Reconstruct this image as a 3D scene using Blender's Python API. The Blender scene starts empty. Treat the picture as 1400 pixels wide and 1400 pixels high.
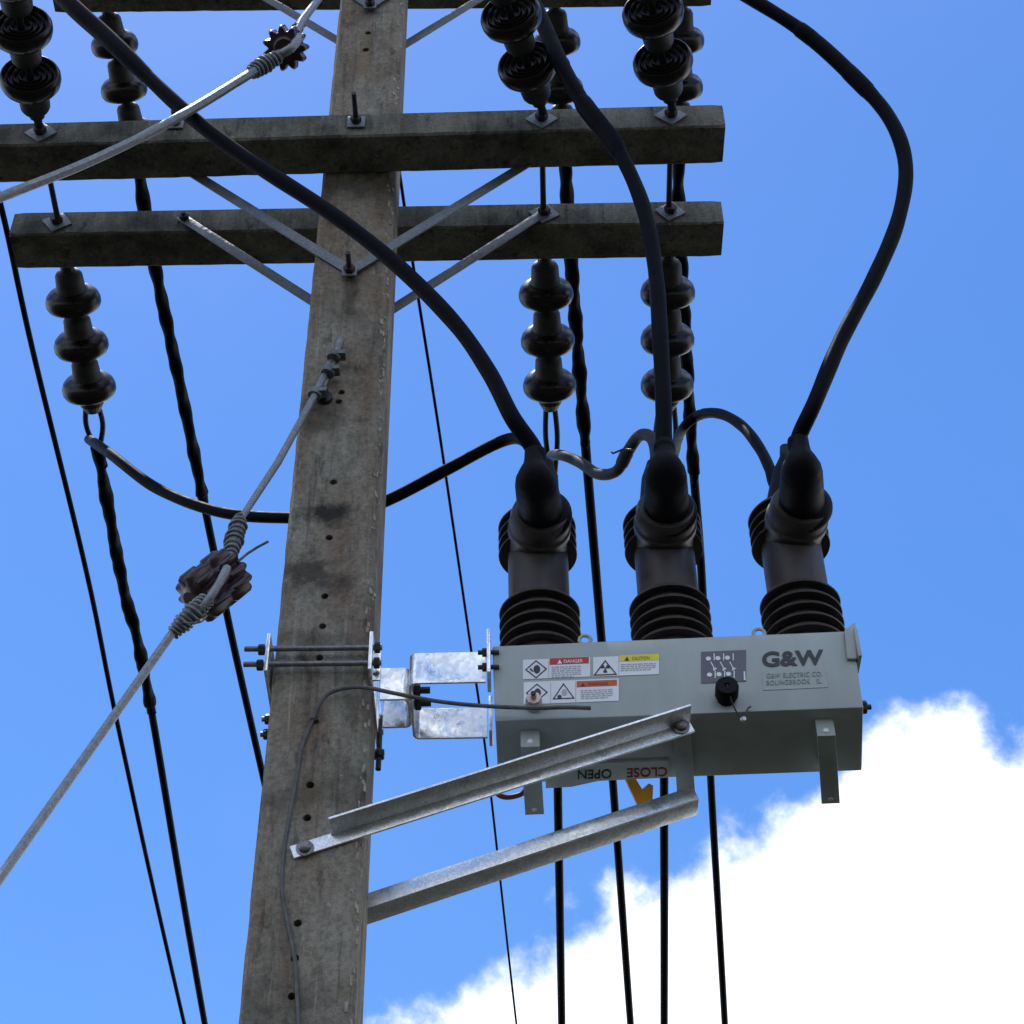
import bpy, bmesh, math, random
from mathutils import Vector, Matrix
random.seed(7)
R_ = math.radians
scene = bpy.context.scene
COL = scene.collection

# ---------------------------------------------------------------- camera
F = 2607.0                                  # focal length in pixels of the 1400 px photograph
PITCH, ROLL = R_(44), R_(1.04)
CAM = Vector((0, 0, 1.6))
_r0 = Vector((1, 0, 0)); _fw = Vector((0, math.cos(PITCH), math.sin(PITCH))); _u0 = _r0.cross(_fw)
RIGHT = (_r0*math.cos(ROLL) + _u0*math.sin(-ROLL)*-1).normalized()
UP = RIGHT.cross(_fw).normalized()
if RIGHT.z > 0:                              # zenith must lean to the left of the picture
    RIGHT = (_r0*math.cos(ROLL) - _u0*math.sin(ROLL)).normalized(); UP = RIGHT.cross(_fw).normalized()
camd = bpy.data.cameras.new('camera'); cam = bpy.data.objects.new('camera', camd); COL.objects.link(cam)
camd.sensor_width = 36; camd.lens = 36*F/1400; camd.clip_end = 3000; camd.clip_start = .05
M3 = Matrix((RIGHT, UP, -_fw)).transposed()
cam.matrix_world = Matrix.Translation(CAM) @ M3.to_4x4()
scene.camera = cam

# ---------------------------------------------------------------- sun, sky, exposure
SUN_EL, SUN_AZ = R_(78), R_(-52)             # azimuth from +Y clockwise: high, a little behind the pole and to the left
sdir = Vector((math.sin(SUN_AZ)*math.cos(SUN_EL), math.cos(SUN_AZ)*math.cos(SUN_EL), math.sin(SUN_EL)))
sl = bpy.data.lights.new('sun', 'SUN'); sun = bpy.data.objects.new('sun', sl); COL.objects.link(sun)
sl.energy = 3.4; sl.angle = R_(.5); sl.color = (1, .955, .89)
sun.rotation_euler = sdir.to_track_quat('Z', 'Y').to_euler(); sun.location = (0, 0, 30)
scene.view_settings.view_transform = 'Standard'; scene.view_settings.look = 'None'
scene.view_settings.gamma = 1; scene.view_settings.use_curve_mapping = False
scene.view_settings.exposure = 0.0

def ray(px, py):
    return (RIGHT*((px-700)/F) + UP*((700-py)/F) + _fw)

world = bpy.data.worlds.new('World'); scene.world = world; world.use_nodes = True
nt = world.node_tree; N = nt.nodes; L = nt.links; N.clear()
wo = N.new('ShaderNodeOutputWorld'); bg = N.new('ShaderNodeBackground'); bg.inputs[1].default_value = .13
sky = N.new('ShaderNodeTexSky'); sky.sky_type = 'NISHITA'; sky.sun_disc = False
sky.sun_elevation = SUN_EL; sky.sun_rotation = SUN_AZ; sky.air_density = 1.15; sky.dust_density = .3; sky.ozone_density = 1.6
tint = N.new('ShaderNodeMix'); tint.data_type = 'RGBA'; tint.blend_type = 'MULTIPLY'; tint.inputs[0].default_value = 1
tint.inputs[7].default_value = (1.58, 1.41, 1.58, 1)
hs = N.new('ShaderNodeHueSaturation'); hs.inputs['Saturation'].default_value = 1.33; L.new(sky.outputs[0], hs.inputs['Color'])
L.new(hs.outputs[0], tint.inputs[6])
tc = N.new('ShaderNodeTexCoord')
def plane_of(a, b, inside):
    n = ray(*a).cross(ray(*b)).normalized()
    return -n if n.dot(ray(*inside)) < 0 else n
def wmath(op, a, b=None, c=None):
    m = N.new('ShaderNodeMath'); m.operation = op
    for i, v in enumerate((a, b, c)):
        if v is None: continue
        if isinstance(v, (int, float)): m.inputs[i].default_value = v
        else: L.new(v, m.inputs[i])
    return m.outputs[0]
def wdot(n):
    m = N.new('ShaderNodeVectorMath'); m.operation = 'DOT_PRODUCT'; L.new(tc.outputs['Generated'], m.inputs[0]); m.inputs[1].default_value = n
    return m.outputs['Value']
def wnoise(scale, detail, rough, off=(0, 0, 0), dist=0):
    mp = N.new('ShaderNodeMapping'); mp.inputs['Location'].default_value = off; L.new(tc.outputs['Generated'], mp.inputs[0])
    n = N.new('ShaderNodeTexNoise'); n.inputs['Scale'].default_value = scale; n.inputs['Detail'].default_value = detail
    n.inputs['Roughness'].default_value = rough; n.inputs['Distortion'].default_value = dist; L.new(mp.outputs[0], n.inputs[0])
    return n.outputs['Fac']
dA = wdot(plane_of((548, 1420), (1168, 1022), (1400, 1400)))
dB = wdot(plane_of((1000, 1030), (1400, 985), (1400, 1400)))
dmin = wmath('MINIMUM', dA, dB)
n1 = wnoise(14, 9, .55, (3.1, 1.7, .4), 0); n2 = wnoise(38, 7, .56, (.3, 5.1, 2.2), .1)
nn = wmath('ADD', wmath('MULTIPLY', wmath('SUBTRACT', n1, .5), .10), wmath('MULTIPLY', wmath('SUBTRACT', n2, .5), .05))
cl = wmath('ADD', dmin, nn)
CLOUD_OFF = (2.3, 4.1, .7)
# the blue opening in the broken cloud that the photograph looks up into
cdn = wmath('SUBTRACT', 1.0, wdot(tuple(ray(640, 560).normalized())))
clr = N.new('ShaderNodeMapRange'); clr.interpolation_type = 'SMOOTHSTEP'; L.new(cdn, clr.inputs[0])
clr.inputs[1].default_value = .30; clr.inputs[2].default_value = .08; clr.inputs[3].default_value = 0; clr.inputs[4].default_value = 1
clearing = clr.outputs[0]
field = wmath('SUBTRACT', wmath('MULTIPLY', wmath('SUBTRACT', wnoise(1.9, 9, .55, CLOUD_OFF, .3), .49), .9), wmath('MULTIPLY', clearing, 1.0))
ramp = N.new('ShaderNodeMapRange'); ramp.interpolation_type = 'SMOOTHERSTEP'; L.new(wmath('MAXIMUM', cl, field), ramp.inputs[0])
ramp.inputs[1].default_value = -.014; ramp.inputs[2].default_value = .020
veil = wmath('MULTIPLY', wmath('SUBTRACT', wnoise(3.5, 6, .6, (1, 8, 2), .5), .45), .07)   # thin uneven haze in the blue
mx0 = N.new('ShaderNodeMix'); mx0.data_type = 'RGBA'; L.new(wmath('MAXIMUM', veil, 0.0), mx0.inputs[0])
L.new(tint.outputs[2], mx0.inputs[6]); mx0.inputs[7].default_value = (7, 7.4, 8, 1)
mx = N.new('ShaderNodeMix'); mx.data_type = 'RGBA'; L.new(ramp.outputs[0], mx.inputs[0]); L.new(mx0.outputs[2], mx.inputs[6])
ccol = N.new('ShaderNodeMix'); ccol.data_type = 'RGBA'; L.new(wnoise(9, 6, .6, (7, 2, 4)), ccol.inputs[0])
ccol.inputs[6].default_value = (8.5, 9.1, 9.9, 1); ccol.inputs[7].default_value = (13.5, 13.6, 13.6, 1)
L.new(ccol.outputs[2], mx.inputs[7])
L.new(mx.outputs[2], bg.inputs[0]); L.new(bg.outputs[0], wo.inputs[0])

# ---------------------------------------------------------------- pixel <-> place helpers
def P(px, py, Y):
    d = ray(px, py); return CAM + d*((Y-CAM.y)/d.y)
def slope_pt(p0, px, py, s):
    """point seen at (px,py) lying on the plane that falls by s per metre of Y behind p0"""
    d = ray(px, py); t = (p0.z-CAM.z + s*(p0.y-CAM.y))/(d.z + s*d.y); return CAM + d*t
def depth(p): return (p-CAM).dot(_fw)
def rad(p, wpx): return .5*wpx*depth(p)/F      # radius of something wpx wide at p
def hit(px, py, o, n):
    d = ray(px, py); t = (o-CAM).dot(n)/d.dot(n); return CAM + d*t

# ---------------------------------------------------------------- materials
def mat(name, col, rough=.6, metal=0, spec=.5, var=.12, vscale=8, bump=.0, bscale=40, stretch=(1, 1, 1), col2=None, coat=0, rvar=0):
    m = bpy.data.materials.new(name); m.use_nodes = True; nt = m.node_tree; n = nt.nodes; l = nt.links
    b = n['Principled BSDF']; b.inputs['Roughness'].default_value = rough; b.inputs['Metallic'].default_value = metal
    b.inputs['Specular IOR Level'].default_value = spec; b.inputs['Coat Weight'].default_value = coat
    t = n.new('ShaderNodeTexCoord'); mp = n.new('ShaderNodeMapping'); mp.inputs['Scale'].default_value = stretch; l.new(t.outputs['Object'], mp.inputs[0])
    no = n.new('ShaderNodeTexNoise'); no.inputs['Scale'].default_value = vscale; no.inputs['Detail'].default_value = 7; no.inputs['Roughness'].default_value = .62
    l.new(mp.outputs[0], no.inputs[0])
    mr = n.new('ShaderNodeMapRange'); l.new(no.outputs['Fac'], mr.inputs[0]); mr.inputs[1].default_value = .32; mr.inputs[2].default_value = .68
    c = n.new('ShaderNodeMix'); c.data_type = 'RGBA'; l.new(mr.outputs[0], c.inputs[0])
    c2 = col2 or tuple(min(1, x*(1+var)) for x in col)
    c1 = col if col2 else tuple(x*(1-var) for x in col)
    c.inputs[6].default_value = (*c1, 1); c.inputs[7].default_value = (*c2, 1); l.new(c.outputs[2], b.inputs['Base Color'])
    if rvar:
        r = n.new('ShaderNodeMapRange'); l.new(no.outputs['Fac'], r.inputs[0]); r.inputs[1].default_value = .3; r.inputs[2].default_value = .7
        r.inputs[3].default_value = max(.02, rough-rvar); r.inputs[4].default_value = min(1, rough+rvar); l.new(r.outputs[0], b.inputs['Roughness'])
    if bump:
        n2 = n.new('ShaderNodeTexNoise'); n2.inputs['Scale'].default_value = bscale; n2.inputs['Detail'].default_value = 6; l.new(mp.outputs[0], n2.inputs[0])
        bp = n.new('ShaderNodeBump'); bp.inputs['Strength'].default_value = bump; bp.inputs['Distance'].default_value = .004
        l.new(n2.outputs['Fac'], bp.inputs['Height']); l.new(bp.outputs[0], b.inputs['Normal'])
    return m

POLE_O = Vector((-.65, 5.04, 0))
def MARK(px, py):
    return tuple(P(px, py, 4.9)-POLE_O)
def concrete(name, base, dark, warm, patchy=.5, warmness=.6, stains_and_shade=()):
    m = bpy.data.materials.new(name); m.use_nodes = True; nt = m.node_tree; n = nt.nodes; l = nt.links
    b = n['Principled BSDF']; b.inputs['Roughness'].default_value = .9; b.inputs['Specular IOR Level'].default_value = .25
    t = n.new('ShaderNodeTexCoord')
    def noise(scale, stretch, detail=8, rough=.65, off=(0, 0, 0)):
        mp = n.new('ShaderNodeMapping'); mp.inputs['Scale'].default_value = stretch; mp.inputs['Location'].default_value = off; l.new(t.outputs['Object'], mp.inputs[0])
        x = n.new('ShaderNodeTexNoise'); x.inputs['Scale'].default_value = scale; x.inputs['Detail'].default_value = detail; x.inputs['Roughness'].default_value = rough
        l.new(mp.outputs[0], x.inputs[0]); return x.outputs['Fac']
    def mr(v, a, z, lo=0, hi=1):
        x = n.new('ShaderNodeMapRange'); l.new(v, x.inputs[0]); x.inputs[1].default_value = a; x.inputs[2].default_value = z
        x.inputs[3].default_value = lo; x.inputs[4].default_value = hi; return x.outputs[0]
    def mix(f, a, z, mode='MIX'):
        x = n.new('ShaderNodeMix'); x.data_type = 'RGBA'; x.blend_type = mode
        if isinstance(f, (int, float)): x.inputs[0].default_value = f
        else: l.new(f, x.inputs[0])
        for i, v in ((6, a), (7, z)):
            if isinstance(v, tuple): x.inputs[i].default_value = (*v, 1)
            else: l.new(v, x.inputs[i])
        return x.outputs[2]
    streak = noise(4, (1.6, 1.6, .5)); patch = noise(3.2, (1, 1, .7), off=(4, 2, 9)); fine = noise(60, (1, 1, 1)); grit = noise(190, (1, 1, 1), 3)
    c = mix(mr(streak, .38, .62, 0, warmness), base, warm)
    c = mix(mr(patch, .48, .7, 0, patchy), c, dark)
    c = mix(mr(noise(9, (1.6, 1.6, .6), off=(1, 5, 3)), .57, .66, 0, .6), c, tuple(x*.45 for x in dark))
    c = mix(mr(noise(6, (5, 5, .35), 9, .7, off=(2, 7, 1)), .54, .66, 0, .6), c, dark)        # run-down dirt
    c = mix(mr(noise(5, (6, 6, .3), 9, .7, off=(9, 4, 6)), .60, .68, 0, .55), c, tuple(min(1, x*1.45) for x in base))   # pale lime runs
    c = mix(mr(noise(14, (2.5, 2.5, .35), off=(8, 1, 6)), .6, .74, 0, .35), c, tuple(min(1, x*1.6) for x in base))
    c = mix(mr(fine, .3, .7), c, (1.0, 1.0, 1.0), 'MULTIPLY')
    c = mix(mr(fine, .42, .66, 0, .6), c, (.40, .40, .40), 'MULTIPLY')
    c = mix(mr(grit, .52, .68, 0, .35), c, (.35, .34, .32), 'MULTIPLY')
    c = mix(mr(noise(24, (1.3, 1.3, .8), off=(3, 3, 8)), .66, .74, 0, .5), c, tuple(min(1, x*2.2) for x in base))    # pale lime specks
    for (cx, cy, cz), (sx, sy, sz), colr, amt in stains_and_shade:
        mp = n.new('ShaderNodeMapping'); mp.vector_type = 'POINT'; mp.inputs['Location'].default_value = (-cx/sx, -cy/sy, -cz/sz); mp.inputs['Scale'].default_value = (1/sx, 1/sy, 1/sz)
        l.new(t.outputs['Object'], mp.inputs[0]); le = n.new('ShaderNodeVectorMath'); le.operation = 'LENGTH'; l.new(mp.outputs[0], le.inputs[0])
        ad = n.new('ShaderNodeMath'); ad.operation = 'ADD'; l.new(le.outputs['Value'], ad.inputs[0]); l.new(mr(noise(16, (1, 1, 1), off=(cz, 2, cx)), .3, .7, -.55, .55), ad.inputs[1])
        c = mix(mr(ad.outputs[0], 1.05, .35, 0, amt), c, colr)
    l.new(c, b.inputs['Base Color'])
    bp = n.new('ShaderNodeBump'); bp.inputs['Strength'].default_value = .9; bp.inputs['Distance'].default_value = .004
    hh = n.new('ShaderNodeMath'); hh.operation = 'ADD'; l.new(fine, hh.inputs[0]); l.new(mr(grit, .3, .7, 0, .5), hh.inputs[1]); l.new(hh.outputs[0], bp.inputs['Height'])
    l.new(bp.outputs[0], b.inputs['Normal'])
    return m

def galvanised(name, col=(.60, .64, .67), rough=.42, metal=.55, spangle=95, bumpy=.55):
    m = bpy.data.materials.new(name); m.use_nodes = True; nt = m.node_tree; n = nt.nodes; l = nt.links
    b = n['Principled BSDF']; b.inputs['Metallic'].default_value = metal; b.inputs['Specular IOR Level'].default_value = .3
    t = n.new('ShaderNodeTexCoord'); v = n.new('ShaderNodeTexVoronoi'); v.inputs['Scale'].default_value = spangle; l.new(t.outputs['Object'], v.inputs[0])
    no = n.new('ShaderNodeTexNoise'); no.inputs['Scale'].default_value = 14; no.inputs['Detail'].default_value = 7; l.new(t.outputs['Object'], no.inputs[0])
    bw = n.new('ShaderNodeRGBToBW'); l.new(v.outputs['Color'], bw.inputs[0])
    ad = n.new('ShaderNodeMath'); ad.operation = 'ADD'; l.new(bw.outputs[0], ad.inputs[0]); l.new(no.outputs['Fac'], ad.inputs[1])
    mr = n.new('ShaderNodeMapRange'); l.new(ad.outputs[0], mr.inputs[0]); mr.inputs[1].default_value = .6; mr.inputs[2].default_value = 1.4
    c = n.new('ShaderNodeMix'); c.data_type = 'RGBA'; l.new(mr.outputs[0], c.inputs[0])
    c.inputs[6].default_value = (*[x*.80 for x in col], 1); c.inputs[7].default_value = (*[min(1, x*1.15) for x in col], 1)
    l.new(c.outputs[2], b.inputs['Base Color'])
    r = n.new('ShaderNodeMapRange'); l.new(no.outputs['Fac'], r.inputs[0]); r.inputs[1].default_value = .3; r.inputs[2].default_value = .7
    r.inputs[3].default_value = max(.1, rough-.10); r.inputs[4].default_value = rough+.14; l.new(r.outputs[0], b.inputs['Roughness'])
    bp = n.new('ShaderNodeBump'); bp.inputs['Strength'].default_value = bumpy; bp.inputs['Distance'].default_value = .006
    n2 = n.new('ShaderNodeTexNoise'); n2.inputs['Scale'].default_value = 26; n2.inputs['Detail'].default_value = 5; l.new(t.outputs['Object'], n2.inputs[0])
    l.new(n2.outputs['Fac'], bp.inputs['Height']); l.new(bp.outputs[0], b.inputs['Normal'])
    return m

M = dict(
    pole=concrete('pole_concrete', (.33, .315, .26), (.088, .080, .064), (.210, .145, .100), .85, .78, stains_and_shade=[
        (MARK(450, 700), (.12, .3, .075), (.018, .018, .017), .9), (MARK(430, 785), (.12, .3, .10), (.03, .028, .025), .75), (MARK(470, 800), (.05, .3, .08), (.03, .03, .027), .5),
        (MARK(445, 575), (.09, .3, .12), (.05, .04, .03), .5), (MARK(500, 80), (.035, .3, .22), (.24, .17, .07), .55), (MARK(420, 1095), (.04, .3, .14), (.10, .075, .04), .5),
        (MARK(490, 255), (.3, .4, .09), (.03, .03, .026), .6), (MARK(480, 400), (.035, .3, .2), (.04, .036, .03), .5), (MARK(440, 875), (.25, .3, .05), (.06, .052, .04), .5)]),  # the wide dark band below the front crossarm is its shade, painted in
    arm=concrete('crossarm_concrete', (.25, .25, .205), (.030, .031, .026), (.095, .085, .062), .95, .7),
    galv=galvanised('galvanised_steel', (.86, .88, .88), .30, .92, 60),
    galv2=galvanised('smooth_galvanised_steel', (.74, .77, .79), .34, .85, 160, .3),
    galvdull=galvanised('weathered_galvanised_steel', (.17, .19, .205), .5, .5, 110),
    bolt=mat('dark_bolt_steel', (.045, .042, .042), .5, .6, var=.3, vscale=60, bump=.3, bscale=150),
    rod=mat('threaded_rod_steel', (.20, .20, .20), .45, .7, var=.3, vscale=60),
    porc=mat('brown_porcelain', (.009, .006, .006), .30, 0, .28, var=.35, vscale=25, coat=0, rvar=.10),
    cap=mat('insulator_cap_iron', (.030, .032, .032), .6, .2, var=.3, vscale=30, bump=.3),
    cable=mat('black_cable', (.005, .006, .010), .55, 0, .05, var=.3, vscale=30, bump=.1, bscale=60, rvar=.1),
    jumper=mat('grey_cable_cover', (.036, .042, .052), .6, 0, .08, var=.25, vscale=30),
    boot=mat('black_rubber_boot', (.006, .006, .009), .6, 0, .12, var=.3, vscale=20, bump=.15, bscale=40, rvar=.1),
    epoxy=mat('brown_epoxy', (.045, .037, .035), .5, 0, .4, var=.25, vscale=18, rvar=.1),
    tank=mat('grey_tank_paint', (.31, .355, .345), .45, 0, .4, col2=(.365, .415, .405), vscale=6, bump=.12, bscale=9, stretch=(2.2, 2.2, .5), rvar=.08),
    strand=mat('galvanised_strand', (.22, .24, .26), .5, .35, var=.25, vscale=60, bump=.5, bscale=140),
    grip=mat('weathered_wrap_wire', (.12, .135, .14), .55, .4, var=.5, vscale=50, bump=.4, bscale=90),
    lime=mat('pale_broken_concrete', (.32, .30, .26), .9, var=.4, vscale=40),
    coil=mat('grey_coil_wire', (.16, .18, .19), .5, .4, var=.35, vscale=60),
    ground_wire=mat('ground_wire_steel', (.10, .10, .10), .6, .3, var=.3, vscale=30),
    white=mat('label_white', (.72, .74, .76), .45, var=.04),
    black=mat('label_black', (.02, .022, .03), .5, var=.05),
    red=mat('label_red', (.45, .02, .03), .5, var=.05),
    orange=mat('label_orange', (.50, .08, .03), .5, var=.05),
    yellow=mat('label_yellow', (.70, .62, .04), .5, var=.05),
    ink=mat('label_small_print', (.38, .40, .45), .5, var=.1, vscale=200),
    plate=mat('mimic_plate_grey', (.095, .10, .125), .45, var=.06),
    faded=mat('faded_grey_print', (.19, .215, .225), .5, var=.1),
    greenp=mat('open_green_print', (.008, .03, .022), .5, var=.1),
    redp=mat('close_red_print', (.16, .012, .02), .5, var=.1),
    lever=mat('yellow_lever_paint', (.62, .27, .01), .45, var=.1),
    copper=mat('pale_bronze', (.55, .42, .36), .4, .5, var=.1),
    redwire=mat('red_brown_wire', (.10, .02, .02), .5, var=.1),
    ground=mat('ground_grass', (.016, .017, .010), .95, 0, .2, vscale=.6, col2=(.034, .034, .024), bump=.3, bscale=6),
    road=mat('asphalt', (.045, .045, .047), .9, 0, .3, var=.2, vscale=3, bump=.4, bscale=60),
    paint=mat('road_paint', (.7, .7, .66), .7, var=.1),
)

# ---------------------------------------------------------------- mesh helpers
def wloc(o):
    v = Vector((0, 0, 0))
    while o is not None: v = v + o.location; o = o.parent
    return v
def link(name, me, parent=None):
    o = bpy.data.objects.new(name, me); COL.objects.link(o)
    if parent is not None: o.parent = parent
    return o
def obj(name, bm, m, parent=None, smooth=40, bevel=0):
    me = bpy.data.meshes.new(name)
    if bevel:
        bmesh.ops.remove_doubles(bm, verts=bm.verts, dist=1e-5)
        es = [e for e in bm.edges if len(e.link_faces) == 2 and e.calc_face_angle(0) > R_(35)]
        bmesh.ops.bevel(bm, geom=es, offset=bevel, segments=2, affect='EDGES', profile=.5, clamp_overlap=True)
    bmesh.ops.recalc_face_normals(bm, faces=bm.faces)
    off = wloc(parent) if parent is not None else Vector((0, 0, 0))
    bmesh.ops.translate(bm, verts=bm.verts, vec=-off)
    bm.to_mesh(me); bm.free(); me.materials.append(m)
    if smooth:
        for p in me.polygons: p.use_smooth = True
        me.set_sharp_from_angle(angle=R_(smooth))
    return link(name, me, parent)
def rebase(o, loc):
    """give a single-mesh thing its own origin"""
    d = Vector(loc) - o.location; o.data.transform(Matrix.Translation(-d)); o.location = Vector(loc)
def tag(o, label, cat, group=None):
    o['label'] = label; o['category'] = cat
    if group: o['group'] = group
    return o
def thing(name, label, cat, loc, group=None):
    o = bpy.data.objects.new(name, None); COL.objects.link(o); o.location = loc; o.empty_display_size = .1
    return tag(o, label, cat, group)
def copy_tree(o, parent=None):
    c = o.copy(); COL.objects.link(c)
    if parent is not None: c.parent = parent
    for ch in list(o.children): copy_tree(ch, c)
    return c
def B(): return bmesh.new()

def hexa(bm, pts):
    """pts: 8 corners, bottom ring 0-3 then top ring 4-7"""
    v = [bm.verts.new(p) for p in pts]
    for f in ((3, 2, 1, 0), (4, 5, 6, 7), (0, 1, 5, 4), (1, 2, 6, 5), (2, 3, 7, 6), (3, 0, 4, 7)): bm.faces.new([v[i] for i in f])
    return bm
def box(bm, lo, hi):
    (a, b, c), (d, e, f) = lo, hi
    return hexa(bm, [(a, b, c), (d, b, c), (d, e, c), (a, e, c), (a, b, f), (d, b, f), (d, e, f), (a, e, f)])
def obox(bm, c, ax, ay, az):
    """box about centre c with half-axis vectors"""
    c, ax, ay, az = map(Vector, (c, ax, ay, az))
    return hexa(bm, [c-ax-ay-az, c+ax-ay-az, c+ax+ay-az, c-ax+ay-az, c-ax-ay+az, c+ax-ay+az, c+ax+ay+az, c-ax+ay+az])
def frame(d):
    d = Vector(d).normalized(); a = Vector((0, 0, 1)) if abs(d.z) < .9 else Vector((1, 0, 0))
    u = d.cross(a).normalized(); return u, d.cross(u).normalized(), d
def catmull(pts, sub=8):
    if len(pts) < 3: return [Vector(p) for p in pts]
    P_ = [pts[0]*2-pts[1]] + list(pts) + [pts[-1]*2-pts[-2]]; out = []
    for i in range(1, len(P_)-2):
        a, b, c, d = P_[i-1:i+3]
        for k in range(sub):
            t = k/sub
            out.append(.5*((2*b) + (c-a)*t + (2*a-5*b+4*c-d)*t*t + (3*b-a-3*c+d)*t**3))
    out.append(P_[-2]); return out
def tube(bm, pts, r, n=12, lobes=0, twist=0, amp=.18, caps=True):
    """r: number or function of 0..1 fraction; lobes/twist give a spiral-wrapped section"""
    pts = [Vector(p) for p in pts]; Lh = [0]
    for i in range(1, len(pts)): Lh.append(Lh[-1] + (pts[i]-pts[i-1]).length)
    tot = Lh[-1] or 1; rings = []; u = None
    for i, p in enumerate(pts):
        d = (pts[min(i+1, len(pts)-1)] - pts[max(i-1, 0)]).normalized()
        if u is None: u = frame(d)[0]
        else: u = (u - d*u.dot(d)).normalized()
        v = d.cross(u); rr = r(Lh[i]/tot) if callable(r) else r; ring = []
        for k in range(n):
            a = 2*math.pi*k/n; q = rr
            if lobes: q = rr*(1 + amp*math.cos(lobes*(a - twist*Lh[i])))
            ring.append(bm.verts.new(p + (u*math.cos(a) + v*math.sin(a))*q))
        rings.append(ring)
    for a, b in zip(rings, rings[1:]):
        for k in range(n): bm.faces.new((a[k], a[(k+1) % n], b[(k+1) % n], b[k]))
    if caps: bm.faces.new(rings[0][::-1]); bm.faces.new(rings[-1])
    return bm
def lathe(bm, prof, o=(0, 0, 0), d=(0, 0, 1), n=32, wob=None):
    """prof: (radius, along) pairs; radius 0 closes"""
    u, v, w = frame(d); o = Vector(o); rings = []
    for r, z in prof:
        if r < 1e-6: rings.append([bm.verts.new(o + w*z)])
        else: rings.append([bm.verts.new(o + w*z + (u*math.cos(2*math.pi*k/n) + v*math.sin(2*math.pi*k/n))*(r*(wob(k/n) if wob else 1))) for k in range(n)])
    for a, b in zip(rings, rings[1:]):
        for k in range(n):
            k2 = (k+1) % n
            if len(a) == 1 and len(b) == 1: continue
            if len(a) == 1: bm.faces.new((a[0], b[k2], b[k]))
            elif len(b) == 1: bm.faces.new((a[k], a[k2], b[0]))
            else: bm.faces.new((a[k], a[k2], b[k2], b[k]))
    return bm
def hexnut(bm, o, d, r, h):
    return lathe(bm, [(0, 0), (r*.9, 0), (r, h*.15), (r, h*.85), (r*.9, h), (0, h)], o, d, 6)
def cyl(bm, a, b, r, n=14):
    a, b = Vector(a), Vector(b); return lathe(bm, [(0, 0), (r, 0), (r, (b-a).length), (0, (b-a).length)], a, b-a, n)
def poly(bm, pts, o, ux, uy, n, t):
    """extruded polygon in the frame o,ux,uy"""
    a = [bm.verts.new(o + ux*x + uy*y) for x, y in pts]; b = [bm.verts.new(o + ux*x + uy*y + n*t) for x, y in pts]
    bm.faces.new(a[::-1]); bm.faces.new(b); m = len(pts)
    for i in range(m): bm.faces.new((a[i], a[(i+1) % m], b[(i+1) % m], b[i]))
    return bm

YP = 4.9                       # front face of the pole
YR = 5.19                      # rear face of the pole

# ---------------------------------------------------------------- ground (below the frame)
o = obj('ground', box(B(), (-800, -800, -.5), (800, 800, 0)), M['ground'], smooth=0); o['kind'] = 'structure'
o = obj('road', box(B(), (-800, -7.5, .004), (800, -1.0, .02)), M['road'], smooth=0); o['kind'] = 'structure'
bm = B()
for k in range(-12, 13): box(bm, (k*6, -4.3, .021), (k*6+3, -4.18, .024))
o = obj('road_marking', bm, M['paint'], smooth=0); o['kind'] = 'structure'
bm = B(); box(bm, (-800, -1.0, 0), (800, -.8, .14)); o = obj('kerb', bm, M['pole'], smooth=0, bevel=.01); o['kind'] = 'structure'

# ---------------------------------------------------------------- pole
TL, TR = P(465, 0, YP), P(551, 0, YP); BL, BR = P(325, 1400, YP), P(484, 1400, YP)
def pole_x(z):
    t = (z-BL.z)/(TL.z-BL.z); s = (z-BR.z)/(TR.z-BR.z)
    return BL.x+(TL.x-BL.x)*t, BR.x+(TR.x-BR.x)*s
zt = TL.z + 1.1
zs = [0.0]; 
while zs[-1] < zt: zs.append(min(zt, zs[-1]+.06))
bm = B(); rings = []
rnd = random.Random(3)
def chip(z, k):
    return .0
for z in zs:
    a, b = pole_x(z); ch = .026; ck = .020
    jr = rnd.uniform(-.0025, .0025) - (rnd.random() < .12)*rnd.uniform(.003, .009); jl = rnd.uniform(-.0015, .0015)
    ring = [(a+.012, YP), (b-ch+jr, YP), (b+jr*.6, YP+ch), (b, YR-ck), (b-ck, YR), (a+ck, YR), (a+jl, YR-ck), (a+jl, YP+.012)]
    rings.append([bm.verts.new((x, y, z)) for x, y in ring])
for r1, r2 in zip(rings, rings[1:]):
    for k in range(8): bm.faces.new((r1[k], r1[(k+1) % 8], r2[(k+1) % 8], r2[k]))
bm.faces.new(rings[0][::-1]); bm.faces.new(rings[-1])
pole = thing('utility_pole', 'tall square weathered concrete pole with a row of bolt holes', 'utility pole', (-.65, 5.04, 0))
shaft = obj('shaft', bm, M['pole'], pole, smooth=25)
# bored bolt holes
cut = B()
for px, py, r in [(503, 45, 4.5), (500, 68, 5), (467, 536, 5), (463, 549, 5), (456, 659, 5.4), (450, 735, 5.4), (444, 815, 5.4), (441, 856, 5.4), (437, 899, 5.4),
                  (424, 1073, 6), (420, 1118, 6), (407, 1262, 6), (403, 1310, 6), (399, 1362, 6), (394, 1440, 6)]:
    p = P(px, py, YP); cyl(cut, p+Vector((0, -.05, 0)), p+Vector((0, .2, 0)), r*depth(p)/F*.98, 18)
for px, py in [(498, 1190), (492, 1290), (512, 1000), (536, 560)]:      # side face holes
    p = P(px, py, YP+.12); x = pole_x(p.z)[1]; q = Vector((x, p.y, p.z)); cyl(cut, q+Vector((.05, 0, 0)), q-Vector((.1, 0, 0)), .011, 14)
me = bpy.data.meshes.new('cutter'); bmesh.ops.recalc_face_normals(cut, faces=cut.faces); bmesh.ops.translate(cut, verts=cut.verts, vec=-pole.location); cut.to_mesh(me); cut.free()
co = bpy.data.objects.new('cutter', me); COL.objects.link(co); co.location = pole.location
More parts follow.
